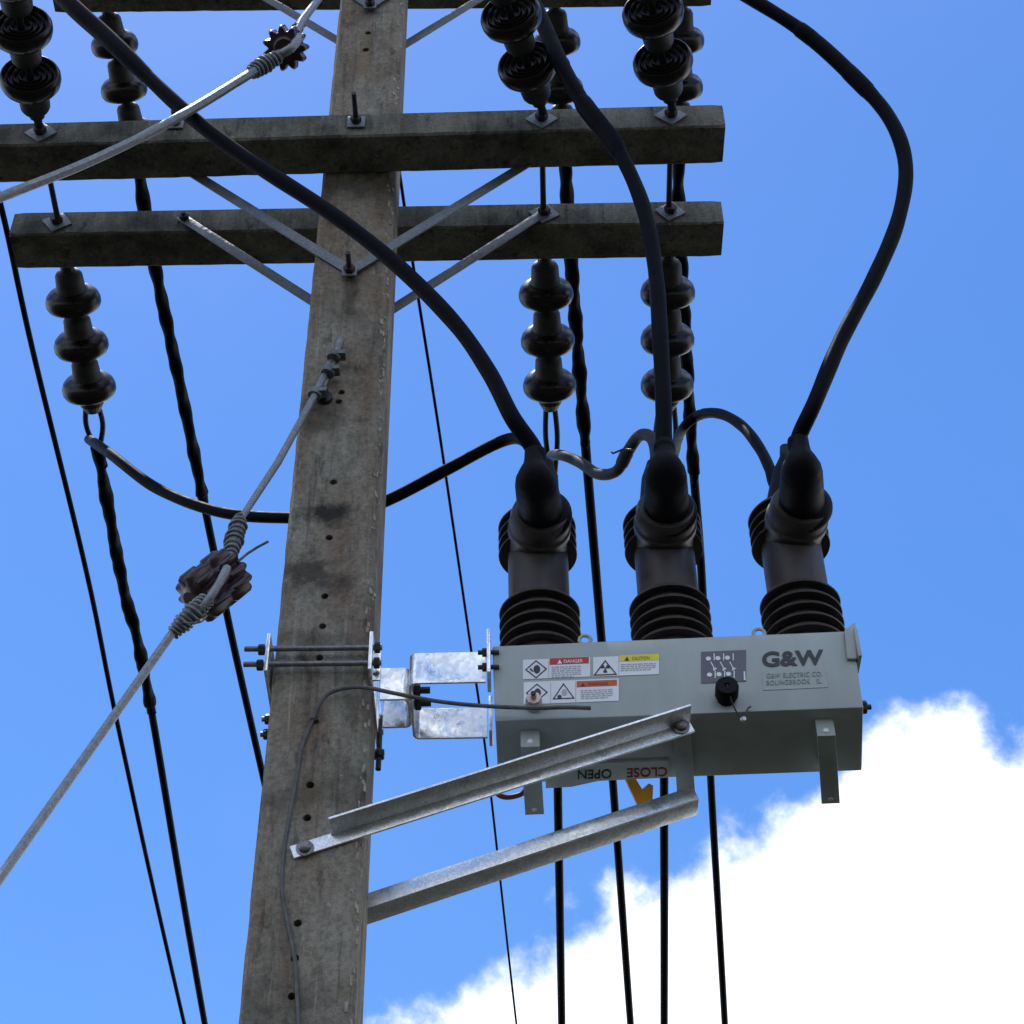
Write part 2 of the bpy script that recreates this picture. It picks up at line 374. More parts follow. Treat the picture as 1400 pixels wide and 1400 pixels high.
md = shaft.modifiers.new('b', 'BOOLEAN'); md.operation = 'DIFFERENCE'; md.object = co; md.solver = 'EXACT'
bpy.context.view_layer.update(); dg = bpy.context.evaluated_depsgraph_get()
me2 = bpy.data.meshes.new_from_object(shaft.evaluated_get(dg)); shaft.modifiers.clear(); shaft.data = me2
me2.set_sharp_from_angle(angle=R_(25)); bpy.data.objects.remove(co)
rn = random.Random(21); bm = B()
for k in range(150):
    z = rn.uniform(BR.z-.1, TL.z+.2); x = pole_x(z)[1]; f = rn.random(); w_ = rn.uniform(.002, .006); h_ = rn.uniform(.003, .016)
    c_ = Vector((x-.026*(1-f)-.001, YP+.026*f-.001, z)); e1 = Vector((.7, .7, 0))*w_; e3 = Vector((rn.uniform(-.2, .2)*h_, 0, h_))
    obox(bm, c_, e1, Vector((.7, -.7, 0))*.0022, e3)
chips = obj('edge_chips', bm, M['lime'], pole, smooth=0); chips['kind'] = 'stuff'
# ---------------------------------------------------------------- crossarms
def crossarm(pl, pr, Y, label, h=.165, d=.195, extendl=0):
    a, b = P(*pl, Y), P(*pr, Y); a = a + (a-b).normalized()*extendl
    ax = (b-a); n = 70; bm = B(); rings = []; rn = random.Random(int(pl[1]*7+Y*10))
    for i in range(n+1):
        p = a + ax*(i/n)
        def j(s=.004): return rn.uniform(-s, s) - (rn.random() < .14)*rn.uniform(0, .009)
        c = .008; e = .004 if i in (0, n) else 0
        ring = [(c+e*.4, j()*.5+e*.3), (d-c-e*.4, e*.3), (d+j()*.3-e*.5, c+e), (d-e*.5, h-c-e), (d-c-e*.4, h+j()*.5-e*.4), (c+e*.4, h+j()*.6-e*.4), (0+e*.5, h-c-e), (j()*.4+e*.5, c+e)]
        rings.append([bm.verts.new(p+Vector((0, y, z))) for y, z in ring])
    for r1, r2 in zip(rings, rings[1:]):
        for k in range(8): bm.faces.new((r1[k], r1[(k+1) % 8], r2[(k+1) % 8], r2[k]))
    bm.faces.new(rings[0][::-1]); bm.faces.new(rings[-1])
    for r in bm.verts: pass
    o = obj('crossarm', bm, M['arm'], smooth=25); rebase(o, (a+b)/2); tag(o, label, 'crossarm', 'concrete crossarms on the pole')
    return a, b
fa = crossarm((-38, 200), (992, 172), YP-.195, 'concrete crossarm bolted across the front of the pole, below the topmost beam')
ra = crossarm((12, 321), (990, 304), YR+.01, 'concrete crossarm passing behind the pole, lowest beam of all')
up_r = P(520, 10, YR+.19); uz = up_r.z
def yz(px, Y, z):  # pixel x on the line of height z at depth Y
    return P(px, 0, Y).x
a_, b_ = P(75, 15, YR+.19), P(972, 6, YR+.19)
def arm_world(a, b, label):
    import mathutils
    global P
    keep = P
    seq = [a, b]
    P = lambda x, y, Y: seq.pop(0)
    r = crossarm((0, a.z), (0, b.z), a.y, label); P = keep; return r
ua = arm_world(Vector((a_.x, YR+.01, a_.z)), Vector((b_.x, YR+.01, b_.z)), 'highest concrete crossarm in view, behind the pole at the top edge')
uf = arm_world(Vector((a_.x, YP-.195, a_.z+.01)), Vector((b_.x, YP-.195, b_.z+.01)), 'concrete crossarm in front of the pole, just above the top edge of the view')

# small bolt holes in arms are dark plugs of real depth: shallow recess rings
def arm_z(arm, x):
    a, b = arm; t = (x-a.x)/(b.x-a.x); return a.z + (b.z-a.z)*t

# ---------------------------------------------------------------- crossarm braces
def flat_bar(bm, a, b, w, t, nrm=Vector((0, -1, 0)), ext=.02):
    d = (b-a).normalized(); s = d.cross(nrm).normalized(); L_ = (b-a).length
    obox(bm, (a+b)/2 + nrm*t/2, d*(L_/2+ext), s*w/2, nrm*t/2)
def brace(a, b, w, label, bolts=(), Y_n=Vector((0, -1, 0)), group='flat steel crossarm braces'):
    t = thing('crossarm_brace', label, 'brace', b, group)
    bm = B(); flat_bar(bm, a, b, w, .007, Y_n); obj('bar', bm, M['galvdull'], t, bevel=.0015)
    for p, ln in bolts:
        bm = B(); hexnut(bm, p + Y_n*.007, Y_n, .022, .02); cyl(bm, p, p+Y_n*ln, .009); obj('bolt', bm, M['bolt'], t)
    return t
w = .048
brace(P(225, 214, YP-.003), P(478, 371, YP-.003), w, 'steel brace slanting from front crossarm down right to the hub bolt', [])
brace(P(755, 204, YP-.013), P(480, 371, YP-.013), w, 'steel brace slanting from hub bolt up right to the front crossarm', [])
brace(P(250, 299, YR), P(470, 440, YR), w, 'steel brace from bolt on rear crossarm down right behind the pole', [(P(252, 300, YR), .04)])
brace(P(745, 291, YR), P(500, 447, YR), w, 'steel brace on the right from rear crossarm down left behind the pole', [])
brace(P(330, -22, YR), P(505, 82, YR), w, 'steel brace left of the pole top, rising behind the upper guy wire', [])
brace(P(690, -22, YR), P(515, 86, YR), w, 'steel brace right of the pole top, under the topmost beam', [])
brace(P(440, -34, YP-.003), P(507, 10, YP-.003), w, 'steel brace end at the top hub bolt, left half of the V', [])
brace(P(570, -34, YP-.013), P(505, 10, YP-.013), w, 'steel brace end at the top hub bolt, right half of the V', [])

def stud(p, d, length, label, plate=.045, r=.011, name='through_bolt', group='bolts with square washers', rot=.0):
    d = Vector(d).normalized(); u, v, w_ = frame(d)
    t = thing(name, label, 'bolt', p, group)
    u2 = u*math.cos(rot)+v*math.sin(rot); v2 = v*math.cos(rot)-u*math.sin(rot)
    bm = B(); obox(bm, p+d*.004, u2*plate, v2*plate, d*.004); obj('washer', bm, M['galvdull'], t, bevel=.001)
    bm = B(); hexnut(bm, p+d*.008, d, .024, .024); obj('nut', bm, M['bolt'], t)
    bm = B(); tube(bm, [p-d*.03, p+d*length], r, 12); obj('rod', bm, M['bolt'], t)
    return t
FWD = Vector((0, -1, 0)); BACK = Vector((0, 1, 0))
stud(P(487, 168, YP-.199), FWD, .15, 'long bolt sticking out of the front crossarm at the pole centre', .038)
stud(P(478, 372, YP-.022), FWD, .10, 'bolt at the hub where two braces meet on the pole face', .030)
stud(P(506, 8, YP-.022), FWD, .10, 'hub bolt of the V brace at the top of the pole', .030)
stud(P(240, 170, YP-.199), FWD, .07, 'bolt on the front crossarm behind the upper guy wire', .036)
# long bolts tying front and rear crossarms
def tie(px, py_front, label, px2, py2):
    p1 = P(px, py_front, YP-.199); p2 = P(px2, py2, YR+.006)
    p1.z = arm_z(fa, p1.x)+.075; p2.z = arm_z(ra, p2.x)+.075
    t = thing('double_arming_bolt', label, 'bolt', p1, 'long bolts tying the two crossarms')
    bm = B(); tube(bm, [p1+FWD*.06, p2+BACK*.25], .013, 12); obj('rod', bm, M['bolt'], t)
    for p, dd, rr in ((p1, FWD, .785), (p2, FWD, .6)):
        bm = B(); obox(bm, p+dd*.004, Vector((math.cos(rr), 0, math.sin(rr)))*.05, Vector((-math.sin(rr), 0, math.cos(rr)))*.05, dd*.004); obj('washer', bm, M['galvdull'], t, bevel=.001)
        bm = B(); hexnut(bm, p+dd*.008, dd, .028, .028); obj('nut', bm, M['bolt'], t)
    bm = B(); q = p2+BACK*.185; obox(bm, q, (.05, 0, 0), (0, .004, 0), (0, 0, .05)); hexnut(bm, q, BACK, .028, .028); obj('rear_washer', bm, M['galvdull'], t)
    return p1, p2
t1 = tie(57, 178, 'long bolt tying both crossarms near their left end', 80, 298)
t2 = tie(740, 155, 'long bolt tying both crossarms right of the pole at a brace end', 744, 290)
t3 = tie(916, 150, 'long bolt tying both crossarms near their right end', 916, 287)

# ---------------------------------------------------------------- strain insulators
def unit_meshes(sp, R):
    k = sp/.2; q = R/.125
    def b2m(name, prof, m, n=40):
        bm = B(); lathe(bm, [(r*q, z*k) for r, z in prof], n=n); bmesh.ops.recalc_face_normals(bm, faces=bm.faces)
        me = bpy.data.meshes.new(name); bm.to_mesh(me); bm.free(); me.materials.append(m)
        for p in me.polygons: p.use_smooth = True
        me.set_sharp_from_angle(angle=R_(50)); return me
    disc = b2m('porcelain_disc', [(0, .07), (.056, .07), (.064, .085), (.082, .093), (.104, .101), (.119, .115), (.126, .133), (.126, .150), (.119, .163), (.113, .166),
                                  (.110, .158), (.104, .146), (.098, .146), (.094, .160), (.090, .163), (.086, .158), (.081, .143), (.074, .143), (.070, .158), (.066, .161), (.062, .156),
                                  (.057, .142), (.049, .142), (.045, .156), (.041, .158), (.037, .150), (.03, .14), (0, .14)], M['porc'])
    cap = b2m('iron_cap', [(0, -.004), (.028, -.004), (.036, .006), (.054, .012), (.062, .024), (.064, .05), (.066, .078), (.070, .084), (.070, .094), (.03, .098), (0, .098)], M['cap'], 28)
    pin = b2m('pin', [(0, .13), (.016, .13), (.016, .19), (.022, .192), (.022, .204), (0, .206)], M['bolt'], 16)
    return disc, cap, pin
U_CACHE = {}
def string(A, E, n, label, R=.125, tail=.0, group='brown disc insulator strings', name='strain_insulator', lead=0.0, strap=True):
    """string from A (arm) to E (line end)"""
    d = (E-A); sp = (d.length-lead)/n; key = (round(sp, 3), R)
    if key not in U_CACHE: U_CACHE[key] = unit_meshes(sp, R)
    disc, cap, pin = U_CACHE[key]
    t = thing(name, label, 'insulator', A, group); t.rotation_mode = 'QUATERNION'; t.rotation_quaternion = d.to_track_quat('Z', 'X')
    if lead > .001:
        bm = B(); lathe(bm, [(0, -.03), (.018, -.03), (.018, lead*.5), (.032, lead*.55), (.032, lead), (0, lead)], n=16)
        me = bpy.data.meshes.new('shackle'); bm.to_mesh(me); bm.free(); me.materials.append(M['bolt']); link('shackle', me, t)
    for i in range(n):
        o = link('porcelain_disc', disc, t); o.location.z = lead + i*sp
        c = link('iron_cap', cap, o); q = link('pin', pin, o)
    # clevis with two strap legs at the line end
    bm = B(); z = lead+n*sp
    lathe(bm, [(0, -.05), (.040, -.05), (.054, -.03), (.056, .015), (.046, .035), (.036, .055), (0, .06)], (0, 0, z), n=18)
    bmesh.ops.recalc_face_normals(bm, faces=bm.faces)
    me = bpy.data.meshes.new('clevis'); bm.to_mesh(me); bm.free(); me.materials.append(M['bolt']); link('clevis', me, t)
    return t
# rear strings of the lower pair run back from the rear arm, sagging a little
S_LOW = .22
def rear_string(tp, end, n, label, slope, lead=.04, R=.125):
    A = Vector((tp[1].x, YR+.225, tp[1].z)); E = slope_pt(A, *end, slope)
    string(A, E, n, label, lead=lead, R=R); return E
E1 = rear_string(t1, (125, 548), 3, 'string of three brown discs hanging behind the left end of the lowest crossarm', S_LOW)
E2 = rear_string(t2, (752, 545), 3, 'string of three brown discs above the left recloser bushing', S_LOW)
E3 = rear_string(t3, (912, 545), 3, 'string of three brown discs behind the middle black cable', S_LOW)

def strap_legs(E, pts, label, w=6, parent=None):
    t = thing('dead_end_clamp', label, 'clamp', E, 'loop links below the disc strings')
    for q in pts:
        bm = B(); tube(bm, catmull([q[0], q[1], q[2]], 6), rad(E, w)); obj('link', bm, M['cap'], t)
    return t
W1s = slope_pt(E1, 133, 612, .1); W3s = slope_pt(E2, 756, 650, .1); W5s = slope_pt(E3, 908, 650, .1)
def legs(E, W, dx, label):
    s = Vector((dx, 0, 0)); mid = (E+W)/2
    t = thing('dead_end_clamp', label, 'clamp', E, 'loop links below the disc strings')
    for sg, nm in ((-1, 'link'), (1, 'link')):
        bm = B(); tube(bm, catmull([E+s*sg*.5, mid+s*sg*.8, W+s*sg*.25], 8), .013, 10); obj(nm, bm, M['cap'], t)
    bm = B(); tube(bm, [E-s*1.1, E+s*1.1], .013, 10); obj('pin', bm, M['bolt'], t)
legs(E1, W1s, .05, 'loop links under the far left insulator string')
legs(E2, W3s, .035, 'two straight links under the insulator string above the left bushing')
legs(E3, W5s, .06, 'curved links under the insulator string behind the middle cable')

# upper rear strings
def far_string(atop, end, n, label, slope=.2):
    A = P(*atop, YR+.21); A.z = arm_z(ua, A.x)+.06
    E = slope_pt(A, *end, slope); string(A, E, n, label, lead=.03); return E
E4 = far_string((150, -5), (186, 200), 3, 'disc string at upper left, partly hidden by the crossarm and black cable')
E5 = far_string((757, -10), (772, 205), 3, 'disc string behind the left of the two front strings, top centre right')
E6 = far_string((930, -10), (928, 200), 3, 'disc string behind the rightmost front string, upper right')

# front strings pull towards the viewer
def front_string(tp, end, n, label, slope):
    A = Vector((tp[0].x, YP-.26, tp[0].z)); E = slope_pt(A, *end, slope)
    string(A, E, n, label, lead=.05); return E
G1 = front_string(t1, (12, -55), 3, 'string of brown grooved discs at the far left top, pulling toward the viewer', -.12)
G2 = front_string(t2, (668, -70), 3, 'string of brown grooved discs just left of the middle cable, at the top', -.12)
G3 = front_string(t3, (874, -75), 3, 'string of brown grooved discs at upper right of the frame', -.12)

# ---------------------------------------------------------------- conductors running away
def far_pt(p, q, L_=60):
    d = (q-p); d = d/d.y; return [q + d*10 + Vector((0, 0, .2)), q + d*L_ + Vector((0, 0, L_*.045))]
def conductor(start, pix, slope, wpx, label, wrap_to=None, name='conductor', group='black conductors running away behind the pole', rel=None, before=()):
    """pix: list of pixels after start; the wire falls by slope per metre"""
    pts = list(before) + [start] + [slope_pt(start, x, y, slope) for x, y in pix]
    t = thing(name, label, 'wire', start, group)
    far = far_pt(pts[-2], pts[-1])
    allp = catmull(pts + far, 24)
    bm = B(); tube(bm, allp, rad(start, wpx), 10); obj('wire', bm, M['cable'], t)
    if wrap_to is not None:
        wp = slope_pt(start, *wrap_to[0], slope); seq = [p for p in catmull(pts, 60) if p.y <= wp.y and p.y >= start.y-.01]
        # resample finely for the spiral
        out = [seq[0]]
        for p in seq[1:]:
            k = max(1, int((p-out[-1]).length/.008)); a = out[-1]
            for i in range(1, k+1): out.append(a+(p-a)*(i/k))
        r0 = rad(start, wrap_to[1]); ph = random.random()*6
        bm = B(); tube(bm, out, lambda f: r0*(1+.06*math.sin(f*40+ph)+.05*math.sin(f*97+2*ph))*(1 if f < .97 else .8), 14, lobes=2, twist=wrap_to[2]*.62, amp=.15); obj('spiral_grip', bm, M['cable'], t)
    return t
conductor(W1s, [(168, 800), (203, 950), (280, 1400)], .05, 12, 'conductor descending from the far left insulator string, spiral wrapped to mid frame', ((208, 975), 17, 13))
conductor(E4, [(205, 330), (253, 560), (300, 790), (357, 1050)], .05, 13, 'wrapped conductor from upper left string passing behind the guy insulator', ((278, 690), 18, 13))
conductor(W3s, [(760, 900), (763, 1100), (768, 1400)], .05, 14, 'conductor straight below the left bushing, leftmost thick wire under the tank')
conductor(E5, [(777, 300), (790, 480), (803, 640), (822, 870), (838, 1070), (862, 1400)], .05, 15, 'wrapped conductor passing between the left and middle bushings', ((800, 620), 19, 13))
conductor(W5s, [(908, 900), (908, 1100), (908, 1400)], .05, 14, 'conductor directly under the tank beside the yellow lever')
conductor(E6, [(928, 300), (938, 480), (948, 640), (960, 800), (972, 1070), (991, 1400)], .05, 14, 'rightmost thick conductor below the tank, crossing in front of the cloud', ((950, 660), 18, 13))
s = P(-25, 180, 5.1); conductor(s, [(8, 310), (45, 480), (120, 790), (165, 1010), (252, 1400)], .03, 9, 'plain thin black wire at the far left edge')
s = P(546, 235, YR); conductor(s, [(566, 370), (602, 600), (640, 860), (668, 1060), (706, 1400)], .03, 4.6, 'hair thin black wire descending just right of the pole')

# front conductors off towards the viewer (short, leave the frame)
for G, dx, lb in ((G1, -.3, 'conductor leaving the far left front string'), (G2, -.5, 'conductor leaving the centre right front string'), (G3, -.35, 'conductor leaving the upper right front string')):
    bm = B(); tube(bm, [G, G+Vector((dx*1.5, -6, -.6)), G+Vector((dx*6, -22, -.9))], .018, 10); o = obj('conductor', bm, M['cable']); rebase(o, G); tag(o, lb + ' over the viewer', 'wire', 'conductors overhead toward the viewer')

# ---------------------------------------------------------------- recloser tank
Yf, Yb = 4.88, 5.215
yaw = .022                                   # right end a touch nearer
fo = P(677, 986, Yf)
nF = Vector((-math.sin(yaw), -math.cos(yaw), 0))
def onF(px, py, off=0.0): return hit(px, py, fo + nF*off, nF)
fbl, fbr = onF(677, 986), onF(1180.5, 967)
ftl, ftr = onF(673, 883), onF(1165, 862)
bbl = P(681, 1072, fbl.y + (Yb-Yf)); bbl.z = fbl.z
bbl = slope_pt(fbl, 681, 1072, 0)
bbr = slope_pt(fbr, 1178.5, 1054, 0)
hL = ftl.z-fbl.z; hR = ftr.z-fbr.z
btl = bbl+Vector((0, 0, hL)); btr = bbr+Vector((-.01, 0, hR))
rec = thing('recloser', 'grey three bushing recloser tank bracketed to the right side of the pole', 'recloser', (fbl+fbr+bbl+bbr)/4)
bm = B(); hexa(bm, [fbl, fbr, bbr, bbl, ftl, ftr, btr, btl]); tank = obj('tank', bm, M['tank'], rec, bevel=.006)
nU = (fbr-fbl).cross(bbl-fbl).normalized()
if nU.z > 0: nU = -nU
def onU(px, py, off=0.0): return hit(px, py, fbl + nU*off, nU)
uxF = (fbr-fbl).normalized(); uyF = (-nF).cross(uxF).normalized()
if uyF.z < 0: uyF = -uyF
def quad(bm, pix, on, n, off, t=.0015):
    c = [on(x, y, off) for x, y in pix]
    return hexa(bm, [p for p in c] + [p+n*t for p in c])
def textmesh(name, s, on, px, py, hpx, wpx, slope_px, m, parent, off=.002, bold=0., rot180=False, n=None, under=False, fit=None, spacing=1.0):
    """text filling wpx x hpx pixels with its lower left at (px,py)"""
    cu = bpy.data.curves.new(name, 'FONT'); cu.body = s; cu.extrude = .004; cu.offset = bold; cu.space_character = spacing
    to = bpy.data.objects.new(name, cu); COL.objects.link(to); bpy.context.view_layer.update()
    me = bpy.data.meshes.new_from_object(to.evaluated_get(bpy.context.evaluated_depsgraph_get())); bpy.data.objects.remove(to)
    xs = [v.co.x for v in me.vertices]; ys = [v.co.y for v in me.vertices]
    x0, x1, y0, y1 = min(xs), max(xs), min(ys), max(ys)
    o = on(px, py, off); ex = on(px+wpx, py+slope_px*wpx, off)-o; ey = on(px, py-hpx, off)-o
    ey = ey - ex*(ey.dot(ex)/ex.length_squared)*0
    nn = n
    base = wloc(parent)
    for v in me.vertices:
        a = (v.co.x-x0)/(x1-x0); b = (v.co.y-y0)/(y1-y0)
        if rot180: a, b = 1-a, 1-b
        v.co = o + ex*a + ey*b + nn*(.0006 if v.co.z > 0 else -.0006) - base
    me.materials.clear(); me.materials.append(m)
    bmx = B(); bmx.from_mesh(me); bmesh.ops.recalc_face_normals(bmx, faces=bmx.faces); bmx.to_mesh(me); bmx.free()
    return link(name, me, parent)
SL = -.04
textmesh('logo_lettering', 'G&W', onF, 1042, 912, 21, 84, SL, M['black'], tank, bold=.033, n=nF, spacing=1.0)
bm = B(); quad(bm, [(1043, 944), (1132, 940), (1128, 914.5), (1042, 918)], onF, nF, .0006); obj('name_plate', bm, mat('name_plate_grey', (.31, .355, .34), .4, var=.04), tank, smooth=0)
textmesh('maker_lettering', 'G&W ELECTRIC CO.', onF, 1048, 927.5, 6.5, 76, SL, M['faded'], tank, off=.0035, n=nF, spacing=1.1)
textmesh('maker_lettering', 'BOLINGBROOK   IL.', onF, 1048, 937, 6.5, 76, SL, M['faded'], tank, off=.0035, n=nF, spacing=1.1)

# warning labels ------------------------------------------------
def rectpx(x0, y0, x1, y1, s=SL):   # slightly sheared along the tank's own slope
    return [(x0, y1), (x1, y1+s*(x1-x0)), (x1, y0+s*(x1-x0)), (x0, y0)]
def sign(x0, y0, x1, y1, name='warning_label'):
    bm = B(); quad(bm, rectpx(x0, y0, x1, y1), onF, nF, .0006); return obj(name, bm, M['white'], tank, smooth=0)
def inpx(x, y, x0, y0): return (x, y + SL*(x-x0))
def strip(par, name, pts, m, off=.0024, t=.0006):
    bm = B(); c = [onF(x, y, off) for x, y in pts]; a = [bm.verts.new(p) for p in c]; b = [bm.verts.new(p+nF*t) for p in c]
    bm.faces.new(a); bm.faces.new(b[::-1]); k = len(c)
    for i in range(k): bm.faces.new((a[i], a[(i+1) % k], b[(i+1) % k], b[i]))
    return obj(name, bm, m, par, smooth=0)
def outline(par, cx, cy, pts, w, m, name='symbol_frame'):
    """closed outline of line width w px built from thin bars"""
    bm = B(); k = len(pts)
    for i in range(k):
        a = Vector((cx+pts[i][0], cy+pts[i][1]+SL*pts[i][0])); b = Vector((cx+pts[(i+1) % k][0], cy+pts[(i+1) % k][1]+SL*pts[(i+1) % k][0]))
        d = (b-a).normalized(); n_ = Vector((-d.y, d.x))*w/2; a -= d*w/2; b += d*w/2
        c = [onF(q.x, q.y, .0024+.0001*i) for q in (a-n_, b-n_, b+n_, a+n_)]; hexa(bm, c+[p+nF*.0005 for p in c])
    return obj(name, bm, m, par, smooth=0)
def blob(par, cx, cy, rx, ry, m, name='symbol', n=14, off=.003):
    return strip(par, name, [(cx+rx*math.cos(2*math.pi*k/n), cy+ry*math.sin(2*math.pi*k/n)) for k in range(n)], m, off)
def small_print(par, x0, y0, w, rows, seed, dy=2.7, m=None):
    rn = random.Random(seed); bm = B()
    for r in range(rows):
        x = x0; y = y0+r*dy; end = x0 + w*(1 if r < rows-1 else rn.uniform(.5, .9))
        while x < end:
            l_ = min(rn.uniform(2.5, 7), end-x)
            c = [onF(xx, yy+SL*(xx-x0), .0026) for xx, yy in ((x, y+1.5), (x+l_, y+1.5), (x+l_, y), (x, y))]; hexa(bm, c+[p+nF*.0004 for p in c]); x += l_+1.2
    return obj('small_print', bm, m or M['ink'], par, smooth=0)
def hand_icon(par, cx, cy):
    outline(par, cx, cy, [(-14, 0), (0, -11.5), (14, 0), (0, 11.5)], 1.5, M['black'])
    blob(par, cx+1, cy, 4.6, 5.8, M['black']); strip(par, 'symbol', [(cx-8, cy-2), (cx-4, cy+2), (cx-5, cy+3.4), (cx-8.5, cy+.5)], M['black'], .003)
# label 1: danger
s1 = sign(715, 902.5, 807, 929); hand_icon(s1, 733, 915)
strip(s1, 'header', rectpx(751.5, 900.5, 805, 909.0), M['red']); small_print(s1, 754, 911.5, 40, 6, 1)
strip(s1, 'symbol', [(762, 907.5), (768.5, 907.2), (765, 901.8)], M['white'], .0032)
textmesh('header_lettering', 'DANGER', onF, 771, 906.6, 4.4, 26, SL, M['white'], s1, off=.0036, n=nF, bold=.01)
# label 2: radiation caution
s2 = sign(811, 898.8, 901, 925.5)
outline(s2, 827.5, 914.5, [(-15, 8), (15, 8), (0, -11)], 1.6, M['black'])
for a in (90, 210, 330):
    c = [(827.5, 913.6)] + [(827.5+6.2*math.cos(R_(a+k)), 913.6+6.2*math.sin(R_(a+k))) for k in (-30, -10, 10, 30)]; strip(s2, 'symbol', c, M['black'], .003)
strip(s2, 'header', rectpx(846.5, 896, 901, 904.6), M['yellow']); small_print(s2, 848.5, 908, 48, 4, 2)
strip(s2, 'symbol', [(853.5, 903.5), (860.5, 903.2), (857, 897.6)], M['black'], .0032)
textmesh('header_lettering', 'CAUTION', onF, 864, 902.2, 4.2, 24, SL, mat('olive_print', (.30, .26, .03), .5), s2, off=.0036, n=nF, bold=.01)
# label 3: warning
s3 = sign(716, 933, 846, 963.5); hand_icon(s3, 734, 947)
outline(s3, 770.5, 947, [(-14, 8), (14, 8), (0, -12)], 1.5, M['black']); blob(s3, 765, 952.3, 3, 2.4, M['black']); blob(s3, 771.5, 946.5, 3.8, 4.2, M['ink'])
strip(s3, 'header', rectpx(788.5, 931.5, 843.5, 939.6), M['orange']); small_print(s3, 794, 943.5, 44, 5, 3)
strip(s3, 'symbol', [(794, 938.6), (800, 938.4), (797, 933.4)], M['black'], .0032)
textmesh('header_lettering', 'WARNING', onF, 803, 937.2, 3.9, 28, SL, mat('dark_orange_print', (.25, .04, .02), .5), s3, off=.0036, n=nF, bold=.01)
for x, s_, h in ((749.8, s1, (903, 929)), (845.6, s2, (897, 923)), (752.5, s3, (933, 962)), (786.8, s3, (931, 960))):
    strip(s_, 'dividing_line', [(x, h[1]), (x+.7, h[1]), (x+.7, h[0]), (x, h[0])], M['ink'])
# mimic plate with switch symbols
bm = B(); quad(bm, rectpx(958.5, 891.5, 1020, 934.5, -.045), onF, nF, .0008); mp_ = obj('diagram_plate', bm, M['plate'], tank, smooth=0)
for i in range(3):
    for (bx, by) in ((968.5+13*i, 900.5-.6*i), (970+13*i, 922.5-.6*i)):
        blob(mp_, bx, by, 3.6, 2.9, M['white'], 'diagram_dot', 12, .0032)
    x = 968.5+13*i
    strip(mp_, 'diagram_line', [(x+2.5, 905), (x+3.8, 904.6), (x+9, 914), (x+7.7, 914.4)], M['white'], .0032)
    strip(mp_, 'diagram_arrow', [(x+6.5, 917.5), (x+6.5, 911.5), (x+12, 914)], M['white'], .0032)
    strip(mp_, 'diagram_line', [(x+7.2, 903), (x+8.6, 903), (x+8.6, 893.5), (x+7.2, 893.5)], M['white'], .0032)
    strip(mp_, 'diagram_line', [(x+8.6, 927), (x+10, 927), (x+10, 917), (x+8.6, 917)], M['white'], .0032)
strip(mp_, 'diagram_line', [(1017, 930), (1019.4, 930), (1018.6, 918), (1016.6, 918)], M['white'], .0032)

# connector cap on the tank front
cc = onF(993, 956); cd = (nF*.97 + Vector((0, 0, .05))).normalized(); rr = rad(cc, 32)
bm = B(); lathe(bm, [(0, 0), (rr*.8, 0), (rr*.82, .02), (rr, .022), (rr, .062), (rr*.93, .07), (rr*.25, .07), (rr*.2, .064), (0, .064)], cc, cd, 28, wob=lambda f: 1+.012*math.cos(f*2*math.pi*14))
cap_ = obj('connector_cap', bm, M['boot'], rec)
ce = cc+cd*.072
bm = B(); tube(bm, catmull([ce, onF(1000, 958, .05), onF(1008, 975, .02), onF(1017, 984, .012), onF(1020, 975, .01), onF(1023, 968, .012), onF(1027, 966, .014)], 8), .0025, 8)
obj('lanyard', bm, M['bolt'], cap_)
bm = B(); cyl(bm, onF(1014, 984, .01), onF(1018, 982, .022), .007, 10); obj('ferrule', bm, M['white'], cap_)
# grounding lug
gl = onF(730, 966)
bm = B(); cyl(bm, gl, gl+nF*.035, .027, 20); obj('ground_pad', bm, M['tank'], rec)
bm = B(); lathe(bm, [(0, 0), (.024, 0), (.024, .012), (.010, .013), (.010, .03), (0, .03)], gl+nF*.035, nF, 8); lug = obj('ground_lug', bm, M['copper'], rec)
bm = B(); cyl(bm, gl+nF*.036, gl+nF*.072, .008, 10); obj('bolt', bm, M['bolt'], lug)
# lifting eyes on the top front edge
for ex, ey in ((800, 877), (1038, 868)):
    c = onF(ex, ey, -.03) + Vector((0, 0, .006)); bm = B(); ring = [c + Vector((math.cos(a)*.019, 0, math.sin(a)*.019)) for a in [2*math.pi*k/20 for k in range(20)]]
    tube(bm, ring+[ring[0]], .0065, 8, caps=False); obj('lifting_eye', bm, M['tank'], rec)
# right end lifting flange
bm = B(); a = onF(1166, 852); b = onF(1172, 905)
pz = [onF(1158, 903, .002), onF(1171, 903.5, .002), onF(1169, 853, .002), onF(1154, 864, .002)]
hexa(bm, [p-nF*0 for p in pz]+[p+nF*.012 for p in pz]); obj('end_flange', bm, M['tank'], rec, bevel=.002)
q = onF(1172, 893, -.002); bm = B(); box(bm, (q.x-.004, q.y-.03, q.z-.035), (q.x+.008, q.y+.22, q.z+.085)); obj('end_plate', bm, M['tank'], rec, bevel=.002)
# right end bolt
p = onF(1180, 991, -.02); p = fbr.lerp(bbr, .12) + (ftr-fbr)*.10 - Vector((.003, 0, 0))
bm = B(); hexnut(bm, p, (1, 0, 0), .022, .018); cyl(bm, p, p+Vector((.032, 0, 0)), .009); obj('end_bolt', bm, M['bolt'], rec)

